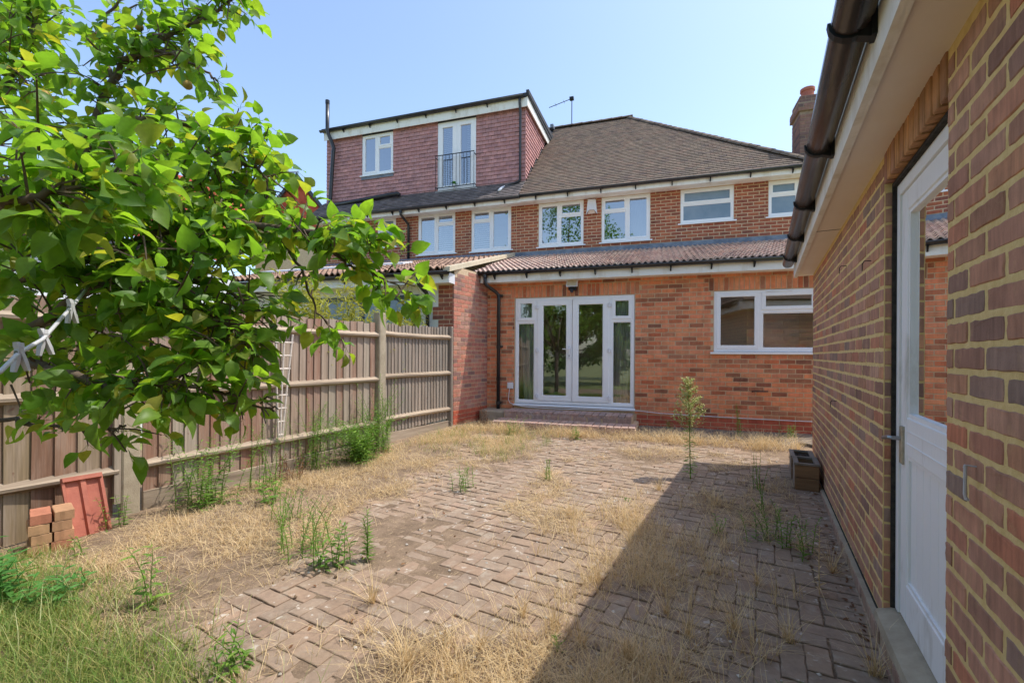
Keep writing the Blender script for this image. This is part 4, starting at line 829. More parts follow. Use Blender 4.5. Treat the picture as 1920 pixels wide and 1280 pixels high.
gutter(MB(), (-9.2, 6.90, 2.765), (-3.38, 6.90, 2.765), .055, .004, 11).build('extension_gutter', M['blackpl'], nb, HF, True); brackets(nb, HF, [-3.52, -3.86, -4.7, -5.5], 6.905, 2.74)
tube_path('extension_downpipe', [(-3.96, 6.90, 2.72), (-3.96, 6.90, 2.60), (-3.94, 6.93, 2.55), (-3.91, 7.10, 2.45), (-3.90, 7.14, 2.38), (-3.90, 7.14, .2)], .036, 'blackpl', nb, HF)
NP = math.atan2(1.10, 4.1)
ner = MB().quad((-9.3, 6.88, 2.775), (-3.40, 6.88, 2.775), (-3.58, 11.0, 3.89), (-9.3, 11.0, 3.89)).build('extension_roof', M['felt'], nb, HF)
tile_field(ner, HF, (0, 6.85, 2.78), 4.2, NP, lambda s: (-9.3, -3.42-.042*s), M['tile_p'], .25, .32, 300, 121, [wave_tile(RND, .25, .37, 2, .05, .02, 7) for _ in range(3)], 'pantile_field', .004, 1)
MB().prism([(-3.46, 6.86, 2.83), (-3.34, 6.86, 2.83), (-3.34, 6.86, 2.745), (-3.46, 6.86, 2.745)], (0, 0, 0), (-.18, 4.12, 1.115)).build('mortar_verge', M['cem'], nb, HF)
MB().prism([(-9.3, 10.6, 3.80), (-9.3, 10.6, 3.84), (-9.3, 10.98, 3.98), (-9.3, 10.98, 3.90)], (0, 0, 0), (5.65, 0, 0)).build('lead_flashing', M['lead'], nb, HF)
MB().prism([(-9.3, 8.6, 3.30), (-9.3, 8.6, 3.345), (-9.3, 9.0, 3.45), (-9.3, 9.0, 3.40)], (0, 0, 0), (4.0, 0, 0)).build('roof_light_strip', M['plasticw'], nb, HF)
MB().quad((-9.4, 11, -.1), (-9.4, 18.2, -.1), (-9.4, 18.2, 5.2), (-9.4, 11, 5.2)).build('far_side_wall', M['mortar_t'], nb, HF)

# ------------------------------------------------------------------ boundary fence
fence = tag(empty('wooden_fence', (-4.7, 4, 0)), 'weathered close boarded fence with rails and concrete posts', 'fence')
rf = random.Random(17)
def board(y0, y1, z0, z1, mat, lean=0, xo=0):
    o = -.018+xo; mb = MB(); n = 4; V = []
    for k in range(n+1):
        t = k/n; z = z0+(z1-z0)*t; wob = rf.uniform(-.0015, .0015); dy = lean*(t-.5)
        V += [(y0+dy+wob, o-.020, z), (y1+dy+wob, o-.003, z), (y1+dy+wob, o+.004, z), (y0+dy+wob, o-.002, z)]
    F = [(k*4+i, k*4+(i+1) % 4, k*4+4+(i+1) % 4, k*4+4+i) for k in range(n) for i in range(4)]+[(3, 2, 1, 0), (n*4, n*4+1, n*4+2, n*4+3)]
    mb.add(V, F).build('board', M[mat], fence, SF @ Matrix.Translation((0, .03, 0)))
def bay(ya, yb, pitch, zt0, zt1, mat, zb, rails, gr=True):
    y = ya
    while y < yb-.02:
        w_ = pitch*rf.uniform(.85, 1.15); t = (y-ya)/(yb-ya)
        board(y, min(y+w_+.012, yb), gz(0, y)+zb+rf.uniform(-.01, .01), zt0+(zt1-zt0)*t+rf.uniform(-.018, .012), mat, rf.uniform(-.012, .012))
        y += w_
    for (z, sag) in rails:                                    # arris rails: sloping upper face, broad lower face
        q = MB(); n = 6; V = []
        for k in range(n+1):
            t = k/n; yy = ya-.02+(yb-ya+.04)*t; zz = z+sag*math.sin(math.pi*t)+rf.uniform(-.004, .004)
            V += [(yy, .0, zz+.052), (yy, -.062+rf.uniform(-.003, .003), zz+.010), (yy, -.058, zz-.012), (yy, .0, zz-.045)]
        q.add(V, [(k*4+i, k*4+4+i, k*4+4+(i+1) % 4, k*4+(i+1) % 4) for k in range(n) for i in range(4)]+[(0, 1, 2, 3), (n*4+3, n*4+2, n*4+1, n*4)])
        q.build('rail', M['rail'], fence, SF @ Matrix.Translation((0, .012, 0)))
    if gr:
        q = MB(); q.bbox(ya, yb, -.012, .018, gz(0, ya)-.06, gz(0, (ya+yb)/2)+.135, .004); q.build('gravel_board', M['rail'], fence, SF)
bay(4.76, 6.26, .071, 1.80, 1.825, 'boardg', .15, [(1.655, -.012), (1.045, .0), (.435, .004)])
bay(1.90, 4.60, .108, 1.79, 1.80, 'board', .14, [(1.625, -.006), (1.015, -.006), (.40, .004)])
bay(-.9, 1.70, .132, 1.78, 1.78, 'boardn', .02, [(1.62, 0), (1.03, 0), (.385, .01)], False)
for (yy, zt, wd) in ((6.30, 1.84, .06), (4.68, 1.94, .13), (1.80, 1.92, .13), (-1.0, 1.92, .13)):
    q = MB(); q.bbox(yy-wd/2, yy+wd/2, -.055, .06, -.2, zt, .012); q.build('post', M['conc'] if wd > .1 else M['boardg'], fence, SF)
MB().box(1.69, 1.735, -.04, .0, .12, 1.7).build('post_batten', M['board'], fence, SF)

# ------------------------------------------------------------------ things by the fence
tr = tag(empty('plant_trellis', (-4.62, 3.1, .45)), 'narrow pale ladder trellis tied to the sunlit fence', 'trellis')
def tw(t): return .045+.155*t
P = lambda y, z: (-4.625+.03*(z-.45), y, z)
for k in (-1, 0, 1): MB().tube([P(3.13+k*tw(0)*.5, .45), P(3.135+k*tw(.5)*.5, 1.0), P(3.15+k*tw(1)*.5, 1.58)], .0105, 6).build('upright', M['trellis'], tr)
for k in range(8):
    t = k/7.5; z = .48+t*1.08; h = tw(t)*.5+.012; MB().tube([P(3.13+.02*t-h, z), P(3.13+.02*t+h, z)], .010, 6).build('rung', M['trellis'], tr)
ti = MB(); a, b_ = Vector((-4.47, 1.36, -.01)), Vector((-4.60, 1.34, .42)); sd = Vector((.02, .235, 0)); nrm = sd.cross(b_-a).normalized()
def tq(u, v, h): return a+sd*u+(b_-a)*v+nrm*h
prof = [(0, .0), (0, .03), (.06, .032), (.10, .012), (.40, .010), (.44, .03), (.56, .03), (.60, .010), (.88, .010), (.92, .03), (1, .03), (1, 0)]
ti.add([tq(u, v, h) for v in (0, 1) for u, h in prof], [tuple(range(12))[::-1], tuple(range(12, 24))]+[(i, (i+1) % 12, 12+(i+1) % 12, 12+i) for i in range(12)])
ti.add([tq(u, v, h) for v in (.93, 1.0) for u, h in ((.02, .0), (.02, .045), (.98, .045), (.98, 0))], [(3, 2, 1, 0), (4, 5, 6, 7), (0, 1, 5, 4), (1, 2, 6, 5), (2, 3, 7, 6), (3, 0, 4, 7)])
tag(ti.build('clay_roof_tile', M['terra']), 'red clay roof tile leaning upright against the fence rail', 'roof tile')
bp = [slab_proto(.215, .102, .065, rp, 4, .0015, .003) for _ in range(4)]; bms = []
for p_ in bp: m_ = p_.mesh('loose_brick'); m_.materials.append(M['lb'] if 'lb' in M else M.setdefault('lb', brickmat('loose_brick_face', [lin(190, 150, 112), lin(178, 136, 104), lin(198, 160, 120), lin(184, 122, 96)], .1, None, 0, .5, (1, 1, 1)))); bms.append(m_)
for c in range(4):
    for i in range(2):
        o = bpy.data.objects.new('loose_brick', bms[rf.randrange(4)]); th = math.radians(78)
        off = (i-.5)*.113+(c % 2)*.012
        link(o, None, Matrix.Translation((-4.40+math.cos(th)*off, 1.23+math.sin(th)*off, -.015+.069*(c+1))) @ Matrix.Rotation(th-math.pi/2+rf.uniform(-.05, .05), 4, 'Z'))
        tag(o, 'loose buff brick in the %s course of the stack, %s' % (('bottom', 'second', 'third', 'top')[c], ('nearer the leafy bush', 'nearer the clay tile')[i]), 'brick', 'loose bricks stacked by the fence')
# planter boxes
def planter(y0, y1, z1, x0, x1, fill, mat, label):
    r_ = tag(empty('planter_box', ((x0+x1)/2, y0, gz(.3, y0))), label, 'planter'); zb = gz(.3, y0)-.005; t = .022
    for k in range(2):
        za, zc = zb+(z1-zb)*k/2+.002, zb+(z1-zb)*(k+1)/2-.003
        MB().bbox(x0, x1, y0+.001*k, y0+t, za, zc, .003).build('front_board', M['planter'], r_); MB().box(x0, x1, y1-t, y1, za, zc).build('back_board', M['planter'], r_)
        MB().box(x0, x0+t, y0+t, y1-t, za, zc).build('side_board', M['planterg'], r_); MB().box(x1-t, x1, y0+t, y1-t, za, zc).build('side_board', M['planterg'], r_)
    MB().box(x0-.006, x0+.034, y0-.006, y1+.004, z1-.002, z1+.018).box(x1-.034, x1+.006, y0-.006, y1+.004, z1-.0015, z1+.0185).box(x0+.034, x1-.034, y0-.005, y0+.026, z1-.001, z1+.0175).box(x0+.034, x1-.034, y1-.026, y1+.003, z1-.001, z1+.0175).build('rim', M['planterg'], r_)
    n = 12; V = [(x0+t+(x1-x0-2*t)*i/n, y0+t+(y1-y0-2*t)*j/n, fill+.02*nz(i*.7, j*.7, .6, int(y0*3))+.012*RND.random()) for j in range(n+1) for i in range(n+1)]
    MB().add(V, [(j*(n+1)+i, j*(n+1)+i+1, (j+1)*(n+1)+i+1, (j+1)*(n+1)+i) for j in range(n) for i in range(n)]).build('soil', M[mat], r_)
    return r_
planter(5.13, 5.48, .335, .265, .462, .285, 'earth', 'nearer wooden planter box with half empty dry soil beside the garage')
planter(5.52, 5.90, .325, .255, .456, .30, 'soil', 'farther wooden planter box filled to the rim with dark soil')
# ------------------------------------------------------------------ houses beyond the fence
rh = tag(empty('red_roof_house', (-21, 15, 0)), 'red tiled house with pointed gable beyond the fence', 'house')
ga = at(556, 331, 22); gdir = Vector((.88, .47, 0)).normalized()
gl_ = Vector((ga.x, ga.y, ga.z)); s_ = Vector((gdir.x, gdir.y, 0)); dn = 1.25
A_, B_ = gl_+s_*2.0-Vector((0, 0, 2.0*dn)), gl_-s_*2.0-Vector((0, 0, 2.0*dn)); back = Vector((-.75, .55, 0)).normalized()*6
gb = MB().quad(gl_, B_, A_).build('gable', M['tile_red'], rh)
u_ = s_
its = []; pt = [MB().box(-.08, .08, -.03, .0, 0, .12)]
for k in range(20):
    z = A_.z+k*.118; half = 2.0*(1-k/21)-.06
    for i in range(-14, 15):
        x = i*.165+(k % 2)*.08
        if abs(x) > half: continue
        c_ = gl_+u_*x; its.append((0, Matrix.Translation((c_.x, c_.y, z)) @ Matrix.Rotation(math.atan2(u_.y, u_.x), 4, 'Z'), .02))
lay('tile', pt, its, M['tile_red'], gb, 200, 'hung_tiling')
for sgn in (1, -1):
    e = gl_+s_*sgn*2.25-Vector((0, 0, 2.25*dn)); t0 = gl_+Vector((0, 0, .08)); t1 = e+Vector((0, 0, .08)); fo = -back.normalized()*.35
    MB().quad(t0+fo, t1+fo, t1+back, t0+back).build('roof_slope', M['tile_red'], rh)
    MB().quad(t0+fo, t1+fo, t1+fo-Vector((0, 0, .22)), t0+fo-Vector((0, 0, .22))).quad(t0+fo-Vector((0, 0, .22)), t1+fo-Vector((0, 0, .22)), t1-Vector((0, 0, .22)), t0-Vector((0, 0, .22))).build('bargeboard', M['anthra'], rh)
# long main roof running to the left of the gable
r0 = at(500, 372, 23.5); r1 = at(230, 300, 25); dnv = Vector((.35, -.5, -.79)).normalized()*5.2
mrr = MB().quad(r0, r0+dnv, r1+dnv, r1).build('main_roof', M['tile_red'], rh)
its = []; ex = (r0-r1); L_ = ex.length; ex.normalize(); up_ = -dnv.normalized(); nn = ex.cross(up_).normalized(); nn = -nn if nn.z < 0 else nn
pt = [MB().box(-.15, .15, 0, .40, 0, .03)]
for k in range(14):
    for i in range(int(L_/.3)):
        p = r1+dnv+ex*(i*.3+.15)+up_*(k*.36)+nn*.02
        its.append((0, Matrix(((ex.x, up_.x, nn.x, p.x), (ex.y, up_.y, nn.y, p.y), (ex.z, up_.z, nn.z, p.z), (0, 0, 0, 1))) @ Matrix.Rotation(-.06, 4, 'X'), .1))
lay('tile', pt, its, M['tile_red'], mrr, 200, 'roof_tiling')
wz = A_.z; MB().prism([A_+(back.normalized()*.1), B_+(back.normalized()*.1), B_+back, A_+back], (0, 0, -A_.z), (0, 0, 0)).build('wall', M['mortar_t'], rh)
wb = tag(empty('white_outbuilding', (-11, 3.5, 0)), 'white rendered building glimpsed through the tree behind the fence', 'building')
MB().box(-15, -9.2, 2.2, 5.2, -.1, 2.9).build('wall', M['whiterender'], wb); MB().prism([(-15.2, 1.9, 2.9), (-9.0, 1.9, 2.9), (-9.0, 1.9, 3.0), (-15.2, 1.9, 3.0)], (0, 0, 0), (0, 3.6, .5)).build('roof', M['felt'], wb)
MB().box(-9.195, -9.17, 3.3, 4.2, 1.1, 2.1).build('window', M['anthra'], wb)
# ------------------------------------------------------------------ fruit tree
rt = random.Random(29)
def leaf_proto(rng, fold, curl, wd=.31):
    st = [(0, .0), (.10, .16), (.30, .92), (.52, 1.0), (.74, .72), (.90, .30), (1, 0)]; V = []; F = []
    tw = rng.uniform(-.25, .25)
    for t, w_ in st:
        z = -curl*t*t+.05*math.sin(t*3); ww = w_*wd; e = fold*ww; a = tw*t
        c = (t, 0, z); l = (t-.02*w_, ww*math.cos(a), z+e+ww*math.sin(a)+rng.uniform(-.02, .02)); r = (t-.02*w_, -ww*math.cos(a), z+e-ww*math.sin(a)+rng.uniform(-.02, .02)); V += [c, l, r]
    for k in range(len(st)-1):
        a, b_ = k*3, k*3+3; F += [(a, b_, b_+1, a+1), (a, a+2, b_+2, b_)]
    mb = MB().add(V, F); mb.tube([(-.38, 0, .10), (-.2, 0, .03), (0, 0, 0)], [.011, .012, .014], 3, False); return mb
LEAF = [leaf_proto(rt, rt.uniform(.25, .6), rt.uniform(.05, .4), rt.uniform(.27, .36)) for _ in range(8)]
tree = tag(empty('pear_tree', at(-330, 1150, 1.9)), 'leafy pear tree reaching in over the fence and lawn', 'tree')
leaves = []; twigs = MB()
UPV = Vector((0, 0, 1))
LINE = [(-40, 712, .80), (0, 697, .86), (35, 662, .93), (80, 636, 1.02), (132, 578, 1.15), (160, 545, 1.3), (190, 495, 1.5)]
def on_line(p):
    u, v, d = pix(p)
    for (a0, a1, a2), (b0, b1, b2) in zip(LINE, LINE[1:]):
        L2 = (b0-a0)**2+(b1-a1)**2; t = min(max(((u-a0)*(b0-a0)+(v-a1)*(b1-a1))/L2, 0), 1); q = math.hypot(u-a0-t*(b0-a0), v-a1-t*(b1-a1))
        if q < 30 and d < a2+t*(b2-a2)+.03: return True
    return False
def add_leaf(p, d, size, flat=.75):
    if on_line(p): return
    u, v, dd = pix(p)
    if 486 < u < 580 and 612 < v < 850 and dd > .3: return              # open air before the trellis
    if 35 < u < 135 and 520 < v < 585 and rt.random() < .6: return
    d = d.normalized(); n = (UPV*flat+Vector((rt.gauss(0, .45), rt.gauss(0, .45), rt.gauss(0, .35)))); n = n-d*n.dot(d)
    if n.length < .05: n = d.orthogonal()
    n.normalize(); y = n.cross(d); p0 = p+d*size*.38
    leaves.append((rt.randrange(8), Matrix(((d.x*size, y.x*size, n.x*size, p0.x), (d.y*size, y.y*size, n.y*size, p0.y), (d.z*size, y.z*size, n.z*size, p0.z), (0, 0, 0, 1))), size*size))
def twig(p, d, ln, n, size):
    d = d.normalized(); q = p+d*ln*.5+Vector((0, 0, .01)); e = p+d*ln+Vector((0, 0, .12*ln-.02*rt.random()))
    twigs.tube([p, q, e], [.0032, .0026, .0016], 4)
    for k in range(n):
        t = rt.uniform(.25, 1) if k > 2 else 1; b_ = p.lerp(e, t)
        a = Vector((rt.gauss(0, 1), rt.gauss(0, 1), rt.gauss(-.05, .6))).normalized()
        add_leaf(b_, (a+d*.55+Vector((0, 0, -.28))), size*rt.uniform(.55, 1.25))
def branch(pts, r0, r1, dens=24, ln=(.04, .14), size=.064, nl=5, name='branch', leafy=(0, 1), up=.15):
    P = [at(*p) for p in pts]; Q = []
    for i in range(len(P)-1):
        for k in range(6):
            t = k/6; a, b_, c, d = P[max(i-1, 0)], P[i], P[i+1], P[min(i+2, len(P)-1)]
            Q.append(.5*((2*b_)+(c-a)*t+(2*a-5*b_+4*c-d)*t*t+(3*b_-a-3*c+d)*t**3))
    Q.append(P[-1]); Q = [q+Vector((rt.gauss(0, .004), rt.gauss(0, .004), rt.gauss(0, .004))) for q in Q]; m = len(Q)
    MB().tube(Q, [r0+(r1-r0)*i/(m-1) for i in range(m)], 7).build(name, M['bark'], tree, I4, True)
    L = sum((Q[i+1]-Q[i]).length for i in range(m-1)); n = int(L*dens)
    for k in range(n):
        t = leafy[0]+(leafy[1]-leafy[0])*(k+rt.random())/max(n, 1); i = min(int(t*(m-1)), m-2); p = Q[i].lerp(Q[i+1], t*(m-1)-i); ax = (Q[i+1]-Q[i]).normalized()
        d = Vector((rt.gauss(0, 1), rt.gauss(0, 1), rt.gauss(up, .8))); d = (d-ax*d.dot(ax)*.5).normalized()+ax*.5
        twig(p, d, rt.uniform(*ln), rt.randint(nl-2, nl+1), size)
    for k in range(4): add_leaf(Q[-1], (Q[-1]-Q[-2])+Vector((rt.gauss(0, .02), rt.gauss(0, .02), rt.gauss(0, .02))), size)
def blob(u, v, d, ru, rv, rd, n, size=.064, nl=5):
    for _ in range(n):
        while True:
            a, b_, c = rt.uniform(-1, 1), rt.uniform(-1, 1), rt.uniform(-1, 1)
            if a*a+b_*b_+c*c < 1: break
        p = at(u+a*ru, v+b_*rv, d+c*rd)
        twig(p, Vector((rt.gauss(.4, .8), rt.gauss(.2, .8), rt.gauss(.2, .6))), rt.uniform(.06, .16), rt.randint(nl-2, nl+1), size)
tb = at(-330, 1150, 1.9); tb.z = -.12; ctr = at(-300, 620, 1.9)
MB().tube([tb, tb.lerp(ctr, .35)+Vector((.03, 0, 0)), tb.lerp(ctr, .7)+Vector((-.02, .02, 0)), ctr], [.085, .07, .065, .06], 12).build('trunk', M['bark'], tree, I4, True)
T = (-300, 620, 1.9)
branch([T, (-120, 500, 1.7), (60, 420, 1.7), (160, 290, 1.75), (195, 190, 1.75), (232, 125, 1.75), (300, 75, 1.75), (380, 35, 1.75), (450, -8, 1.75)], .024, .004, 28, (.04, .13), leafy=(.42, 1))
branch([(232, 125, 1.75), (265, 95, 1.72), (330, 105, 1.7), (380, 130, 1.7), (405, 150, 1.7)], .009, .003, 24, (.03, .09), .058)
branch([(215, 150, 1.75), (190, 90, 1.8), (200, 30, 1.8), (240, -20, 1.8)], .009, .003, 22, (.04, .12), .058)
branch([(60, 420, 1.7), (150, 300, 1.65), (250, 225, 1.65), (330, 228, 1.65), (400, 245, 1.65), (455, 262, 1.65), (495, 298, 1.65), (515, 340, 1.65)], .02, .003, 30, (.04, .12), .061)
branch([(150, 300, 1.65), (260, 300, 1.6), (370, 290, 1.6), (440, 300, 1.6), (495, 330, 1.6), (505, 390, 1.6)], .014, .003, 32, (.04, .13), .061)
branch([T, (-100, 560, 1.5), (120, 500, 1.4), (300, 440, 1.4), (430, 415, 1.4)], .02, .010, 32, (.03, .11), .061, leafy=(.45, 1))
branch([(430, 415, 1.4), (560, 432, 1.4), (640, 442, 1.4), (705, 437, 1.4)], .012, .003, 46, (.015, .05), .056, nl=5, up=-.25)
branch([(560, 428, 1.4), (620, 470, 1.42), (660, 500, 1.45), (720, 520, 1.5), (760, 550, 1.55)], .007, .002, 26, (.03, .09), .064, up=-.1)
branch([(470, 415, 1.4), (545, 470, 1.45), (575, 530, 1.5), (600, 590, 1.55), (640, 635, 1.6)], .006, .002, 20, (.03, .08), .056, up=-.2)
branch([T, (-80, 640, 1.4), (60, 610, 1.35), (180, 540, 1.35), (290, 550, 1.35), (380, 590, 1.35), (440, 620, 1.35), (470, 655, 1.35)], .018, .004, 38, (.04, .13), .063, leafy=(.3, 1), up=-.1)
branch([(180, 540, 1.35), (250, 520, 1.4), (330, 525, 1.4), (410, 540, 1.4), (470, 570, 1.42), (500, 595, 1.45)], .012, .003, 30, (.04, .12), .061)
branch([(330, 590, 1.35), (335, 650, 1.35), (345, 700, 1.3), (400, 730, 1.3), (460, 750, 1.32), (515, 770, 1.35)], .007, .003, 22, (.03, .09), .058, up=-.2, leafy=(.4, 1))
branch([T, (-90, 700, 1.3), (40, 680, 1.25), (140, 705, 1.2), (220, 730, 1.2), (290, 720, 1.2), (370, 725, 1.2)], .02, .003, 18, (.03, .10), .063, leafy=(.35, 1), up=-.15)
branch([(-120, 770, 1.45), (10, 783, 1.4), (90, 800, 1.4), (180, 808, 1.4), (240, 800, 1.4)], .008, .003, 9, (.02, .06), .06, leafy=(.3, 1))
branch([T, (-180, 380, 1.5), (-60, 250, 1.9), (20, 150, 2.0), (60, 60, 2.0), (40, -30, 2.0)], .018, .005, 34, (.05, .16), .061, leafy=(.45, 1))
branch([T, (-150, 470, 1.0), (-40, 400, .85), (60, 370, .82), (150, 350, .88), (230, 330, .95)], .012, .004, 15, (.04, .10), .064, leafy=(.4, 1))
for bl in ((10, 40, 2.0, 80, 90, .3, 34), (30, 160, 1.95, 70, 70, .3, 20), (100, 265, 1.7, 110, 40, .25, 22), (100, 330, 1.3, 130, 50, .2, 24), (260, 60, 1.75, 90, 50, .12, 14), (300, 110, 1.72, 80, 35, .12, 8),
           (385, 300, 1.62, 105, 42, .15, 32), (300, 360, 1.6, 180, 60, .25, 50), (420, 355, 1.6, 80, 50, .15, 18), (110, 430, 1.25, 170, 60, .2, 40), (60, 520, 1.45, 120, 50, .15, 26), (320, 470, 1.45, 180, 50, .2, 40), (560, 445, 1.42, 90, 22, .08, 12), (640, 465, 1.42, 70, 30, .08, 10),
           (150, 570, 1.55, 160, 60, .15, 36), (300, 560, 1.4, 150, 45, .2, 26), (450, 560, 1.42, 50, 40, .12, 9), (120, 645, 1.5, 160, 45, .12, 28), (280, 650, 1.33, 120, 45, .15, 14), (400, 665, 1.33, 50, 40, .1, 6), (270, 715, 1.25, 110, 22, .1, 7), (60, 715, 1.3, 80, 20, .1, 5), (215, 800, 1.25, 40, 25, .05, 4), (460, 765, 1.34, 50, 22, .05, 5), (720, 545, 1.52, 35, 22, .05, 4), (80, 380, 1.15, 110, 50, .15, 12), (20, 300, .95, 80, 45, .15, 6)):
    blob(*bl)
c0 = at(-330, 500, 1.9)
for _ in range(190):                                              # the rest of the crown, round the trunk
    while True:
        v_ = Vector((rt.uniform(-1, 1), rt.uniform(-1, 1), rt.uniform(-1, 1)))
        if v_.length < 1: break
    p = Vector((c0.x-.05+v_.x*1.15, c0.y-.25+v_.y*1.1, 2.25+v_.z*1.05)); u, v, d = pix(p)
    if d > .3 and u > -60: continue
    twig(p, Vector((v_.x, v_.y, .3)), rt.uniform(.08, .18), rt.randint(5, 8), .07)
for (ex_, ey_, ez_) in ((-.7, -.4, 2.9), (.2, -.9, 2.7), (-.5, .5, 3.0), (-.9, 0, 2.2)):
    e_ = Vector((c0.x+ex_, c0.y+ey_, ez_)); MB().tube([ctr, ctr.lerp(e_, .5)+Vector((0, 0, .15)), e_], [.035, .022, .008], 7).build('branch', M['bark'], tree, I4, True)
lay('leaf', LEAF, leaves, M['leaf'], tree, 300, 'foliage', True)
tw_ = twigs.build('twigs', M['bark'], tree); tw_['kind'] = 'stuff'
for (u, v, d) in ((8, 385, .95), (272, 485, 1.3), (352, 160, 1.68), (485, 300, 1.6), (260, 50, 1.72), (420, 692, 1.3), (348, 318, 1.55), (430, 690, 1.31), (560, 560, 1.45), (85, 178, 1.85), (300, 750, 1.2)):
    c = at(u, v, d); MB().tube([c+Vector((0, 0, .016)), c+Vector((.001, 0, .012)), c+Vector((0, 0, .004)), c+Vector((0, 0, -.006)), c+Vector((0, 0, -.013)), c+Vector((0, 0, -.016))], [.003, .011, .0155, .0155, .009, .002], 12).build('fruit', M['fruit'], tree, I4, True)
# ------------------------------------------------------------------ clothes line and pegs
CL = [(-40, 712, .80), (0, 697, .86), (35, 662, .93), (80, 636, 1.02), (132, 578, 1.15), (160, 545, 1.3), (190, 495, 1.5), (215, 470, 1.75)]
tag(MB().tube([at(*p) for p in CL], .0042, 8).build('clothes_line', M['plasticg'], None, I4, True), 'grey plastic clothes line stretched through the pear tree', 'clothes line')
for i, (u, v, d, sp_) in enumerate(((36, 661, .93, .30), (82, 634, 1.03, .34), (133, 577, 1.15, .28))):
    c = at(u, v, d); r_ = tag(empty('clothes_peg', c), ['grey peg lowest on the clothes line at the picture edge', 'grey peg in the middle of the three on the line', 'grey peg highest on the clothes line near the branch'][i], 'peg', 'pegs on the clothes line')
    ax = (at(*CL[i+3])-at(*CL[i+2])).normalized()*.6+_R*.4; ax.normalize()
    for s_ in (-1, 1):
        d_ = (Vector((0, 0, -1))+ax*sp_*s_+_F*.05).normalized(); w_ = d_.cross(_F).normalized()
        top = c-d_*.022+ax*.003*s_; bot = c+d_*.040
        q = MB(); V = []
        for t, hw, th in ((0, .0035, .004), (.15, .0055, .0048), (.4, .005, .0035), (.7, .0052, .004), (1, .0045, .0025)):
            p = top.lerp(bot, t); V += [p+w_*hw+_F*th, p-w_*hw+_F*th, p-w_*hw-_F*th, p+w_*hw-_F*th]
        q.add(V, [(k*4+j, k*4+(j+1) % 4, k*4+4+(j+1) % 4, k*4+4+j) for k in range(4) for j in range(4)]+[(0, 1, 2, 3), (16, 17, 18, 19)]); q.build('prong', M['plasticg'], r_)
    MB().tube([c-_F*.007, c+_F*.007], .0042, 8).build('spring', M['metal'], r_)
# ------------------------------------------------------------------ grass
def blades(name, pts, h, wd, lean, mat, label=None, cat=None, seg=3, curl=.6, seed=1, zoff=0):
    g = np.random.default_rng(seed); n = len(pts); pts = np.asarray(pts, float); h = np.asarray(h)*np.ones(n); az = g.uniform(0, 2*np.pi, n); ln = np.abs(g.normal(0, 1, n))*lean
    dx, dy = np.cos(az), np.sin(az); sx, sy = -dy, dx; V = np.zeros((n, 2*seg+1, 3))
    for k in range(seg+1):
        t = k/seg; out = h*(ln*t+curl*t*t*g.uniform(.3, 1, n)); up = h*t*np.sqrt(np.clip(1-(ln*.5)**2, .15, 1))*(1-.35*curl*t*t)
        w_ = wd*(1-t)**.7
        cx, cy, cz = pts[:, 0]+dx*out, pts[:, 1]+dy*out, pts[:, 2]+up+zoff
        if k < seg:
            V[:, 2*k] = np.c_[cx+sx*w_, cy+sy*w_, cz]; V[:, 2*k+1] = np.c_[cx-sx*w_, cy-sy*w_, cz]
        else: V[:, 2*k] = np.c_[cx, cy, cz]
    f = []
    for k in range(seg-1): f += [(2*k, 2*k+1, 2*k+3), (2*k, 2*k+3, 2*k+2)]
    f.append((2*seg-2, 2*seg-1, 2*seg)); F = (np.array(f)[None]+(np.arange(n)*(2*seg+1))[:, None, None]).reshape(-1, 3)
    o = np_mesh(name, V.reshape(-1, 3), F, mat); tag(o, label, cat, None, 'stuff'); return o
rg = random.Random(77)
def scatter(n, x0, x1, y0, y1, dens, tuft=1, spread=.03):
    out = []
    tries = 0
    while len(out) < n and tries < n*40:
        tries += 1; x, y = rg.uniform(x0, x1), rg.uniform(y0, y1)
        if rg.random() > dens(x, y): continue
        for _ in range(tuft):
            xx, yy = x+rg.gauss(0, spread), y+rg.gauss(0, spread)
            if xx > .455 or xx < -4.66: continue
            out.append((xx, yy, gz(xx, yy)-.005))
    return out
def dry(x, y):
    X, Y = hxy(x, y)
    if Y > 6.9: return .05
    c = cover(x, y); e = math.exp(-((x+.55+.12*(y-2))/.42)**2)*sstep(4.6, 3.2, y)          # along the edge of the shadow
    near = sstep(2.3, 1.4, y)*sstep(-2.3, -1.2, x)
    return min(1, .36*c*sstep(.1, .5, nz(x, y, 1.3, 8)+.5)+.75*e*sstep(-.2, .4, nz(x, y, 2.1, 4)+.2)+.30*near*sstep(.0, .4, nz(x, y, 2.5, 14)+.1)+.012)*(1-.75*sstep(.15, .3, x))
P1 = scatter(18000, -4.5, .4, .9, 6.9, dry, 6, .022)
blades('dry_grass', P1, RG.uniform(.03, .13, len(P1)), .0017, .75, M['straw'], 'dry straw coloured grass tufts among the pavers', 'grass', 3, .7, 2)
P1b = scatter(4200, -1.5, .25, 1.15, 4.2, lambda x, y: dry(x, y)*.9, 14, .022)
for (u_, v_) in ((1640, 1262), (1480, 1200), (1380, 1180), (1330, 1080), (1420, 1100), (1250, 1150), (1180, 1230), (1090, 1200), (1560, 1080), (900, 1205), (760, 1235), (1200, 1010), (1235, 930), (1290, 1190), (1500, 1040), (980, 1150), (700, 1120), (1120, 1090), (1340, 960)):
    a_ = at(u_, v_, 1.0); t_ = (CH-.02)/(CH-a_.z); x_, y_ = a_.x*t_, a_.y*t_
    P1b += [(x_+rg.gauss(0, .012), y_+rg.gauss(0, .012), gz(x_, y_)-.005) for _ in range(46)]
blades('tall_dry_grass', P1b, RG.uniform(.08, .28, len(P1b)), .0016, .6, M['straw'], 'taller dry grass along the shadow edge', 'grass', 4, .6, 3)
def thatch(x, y): return cover(x, y)*sstep(-.2, .45, nz(x, y, 1.8, 21)+.15)*.9
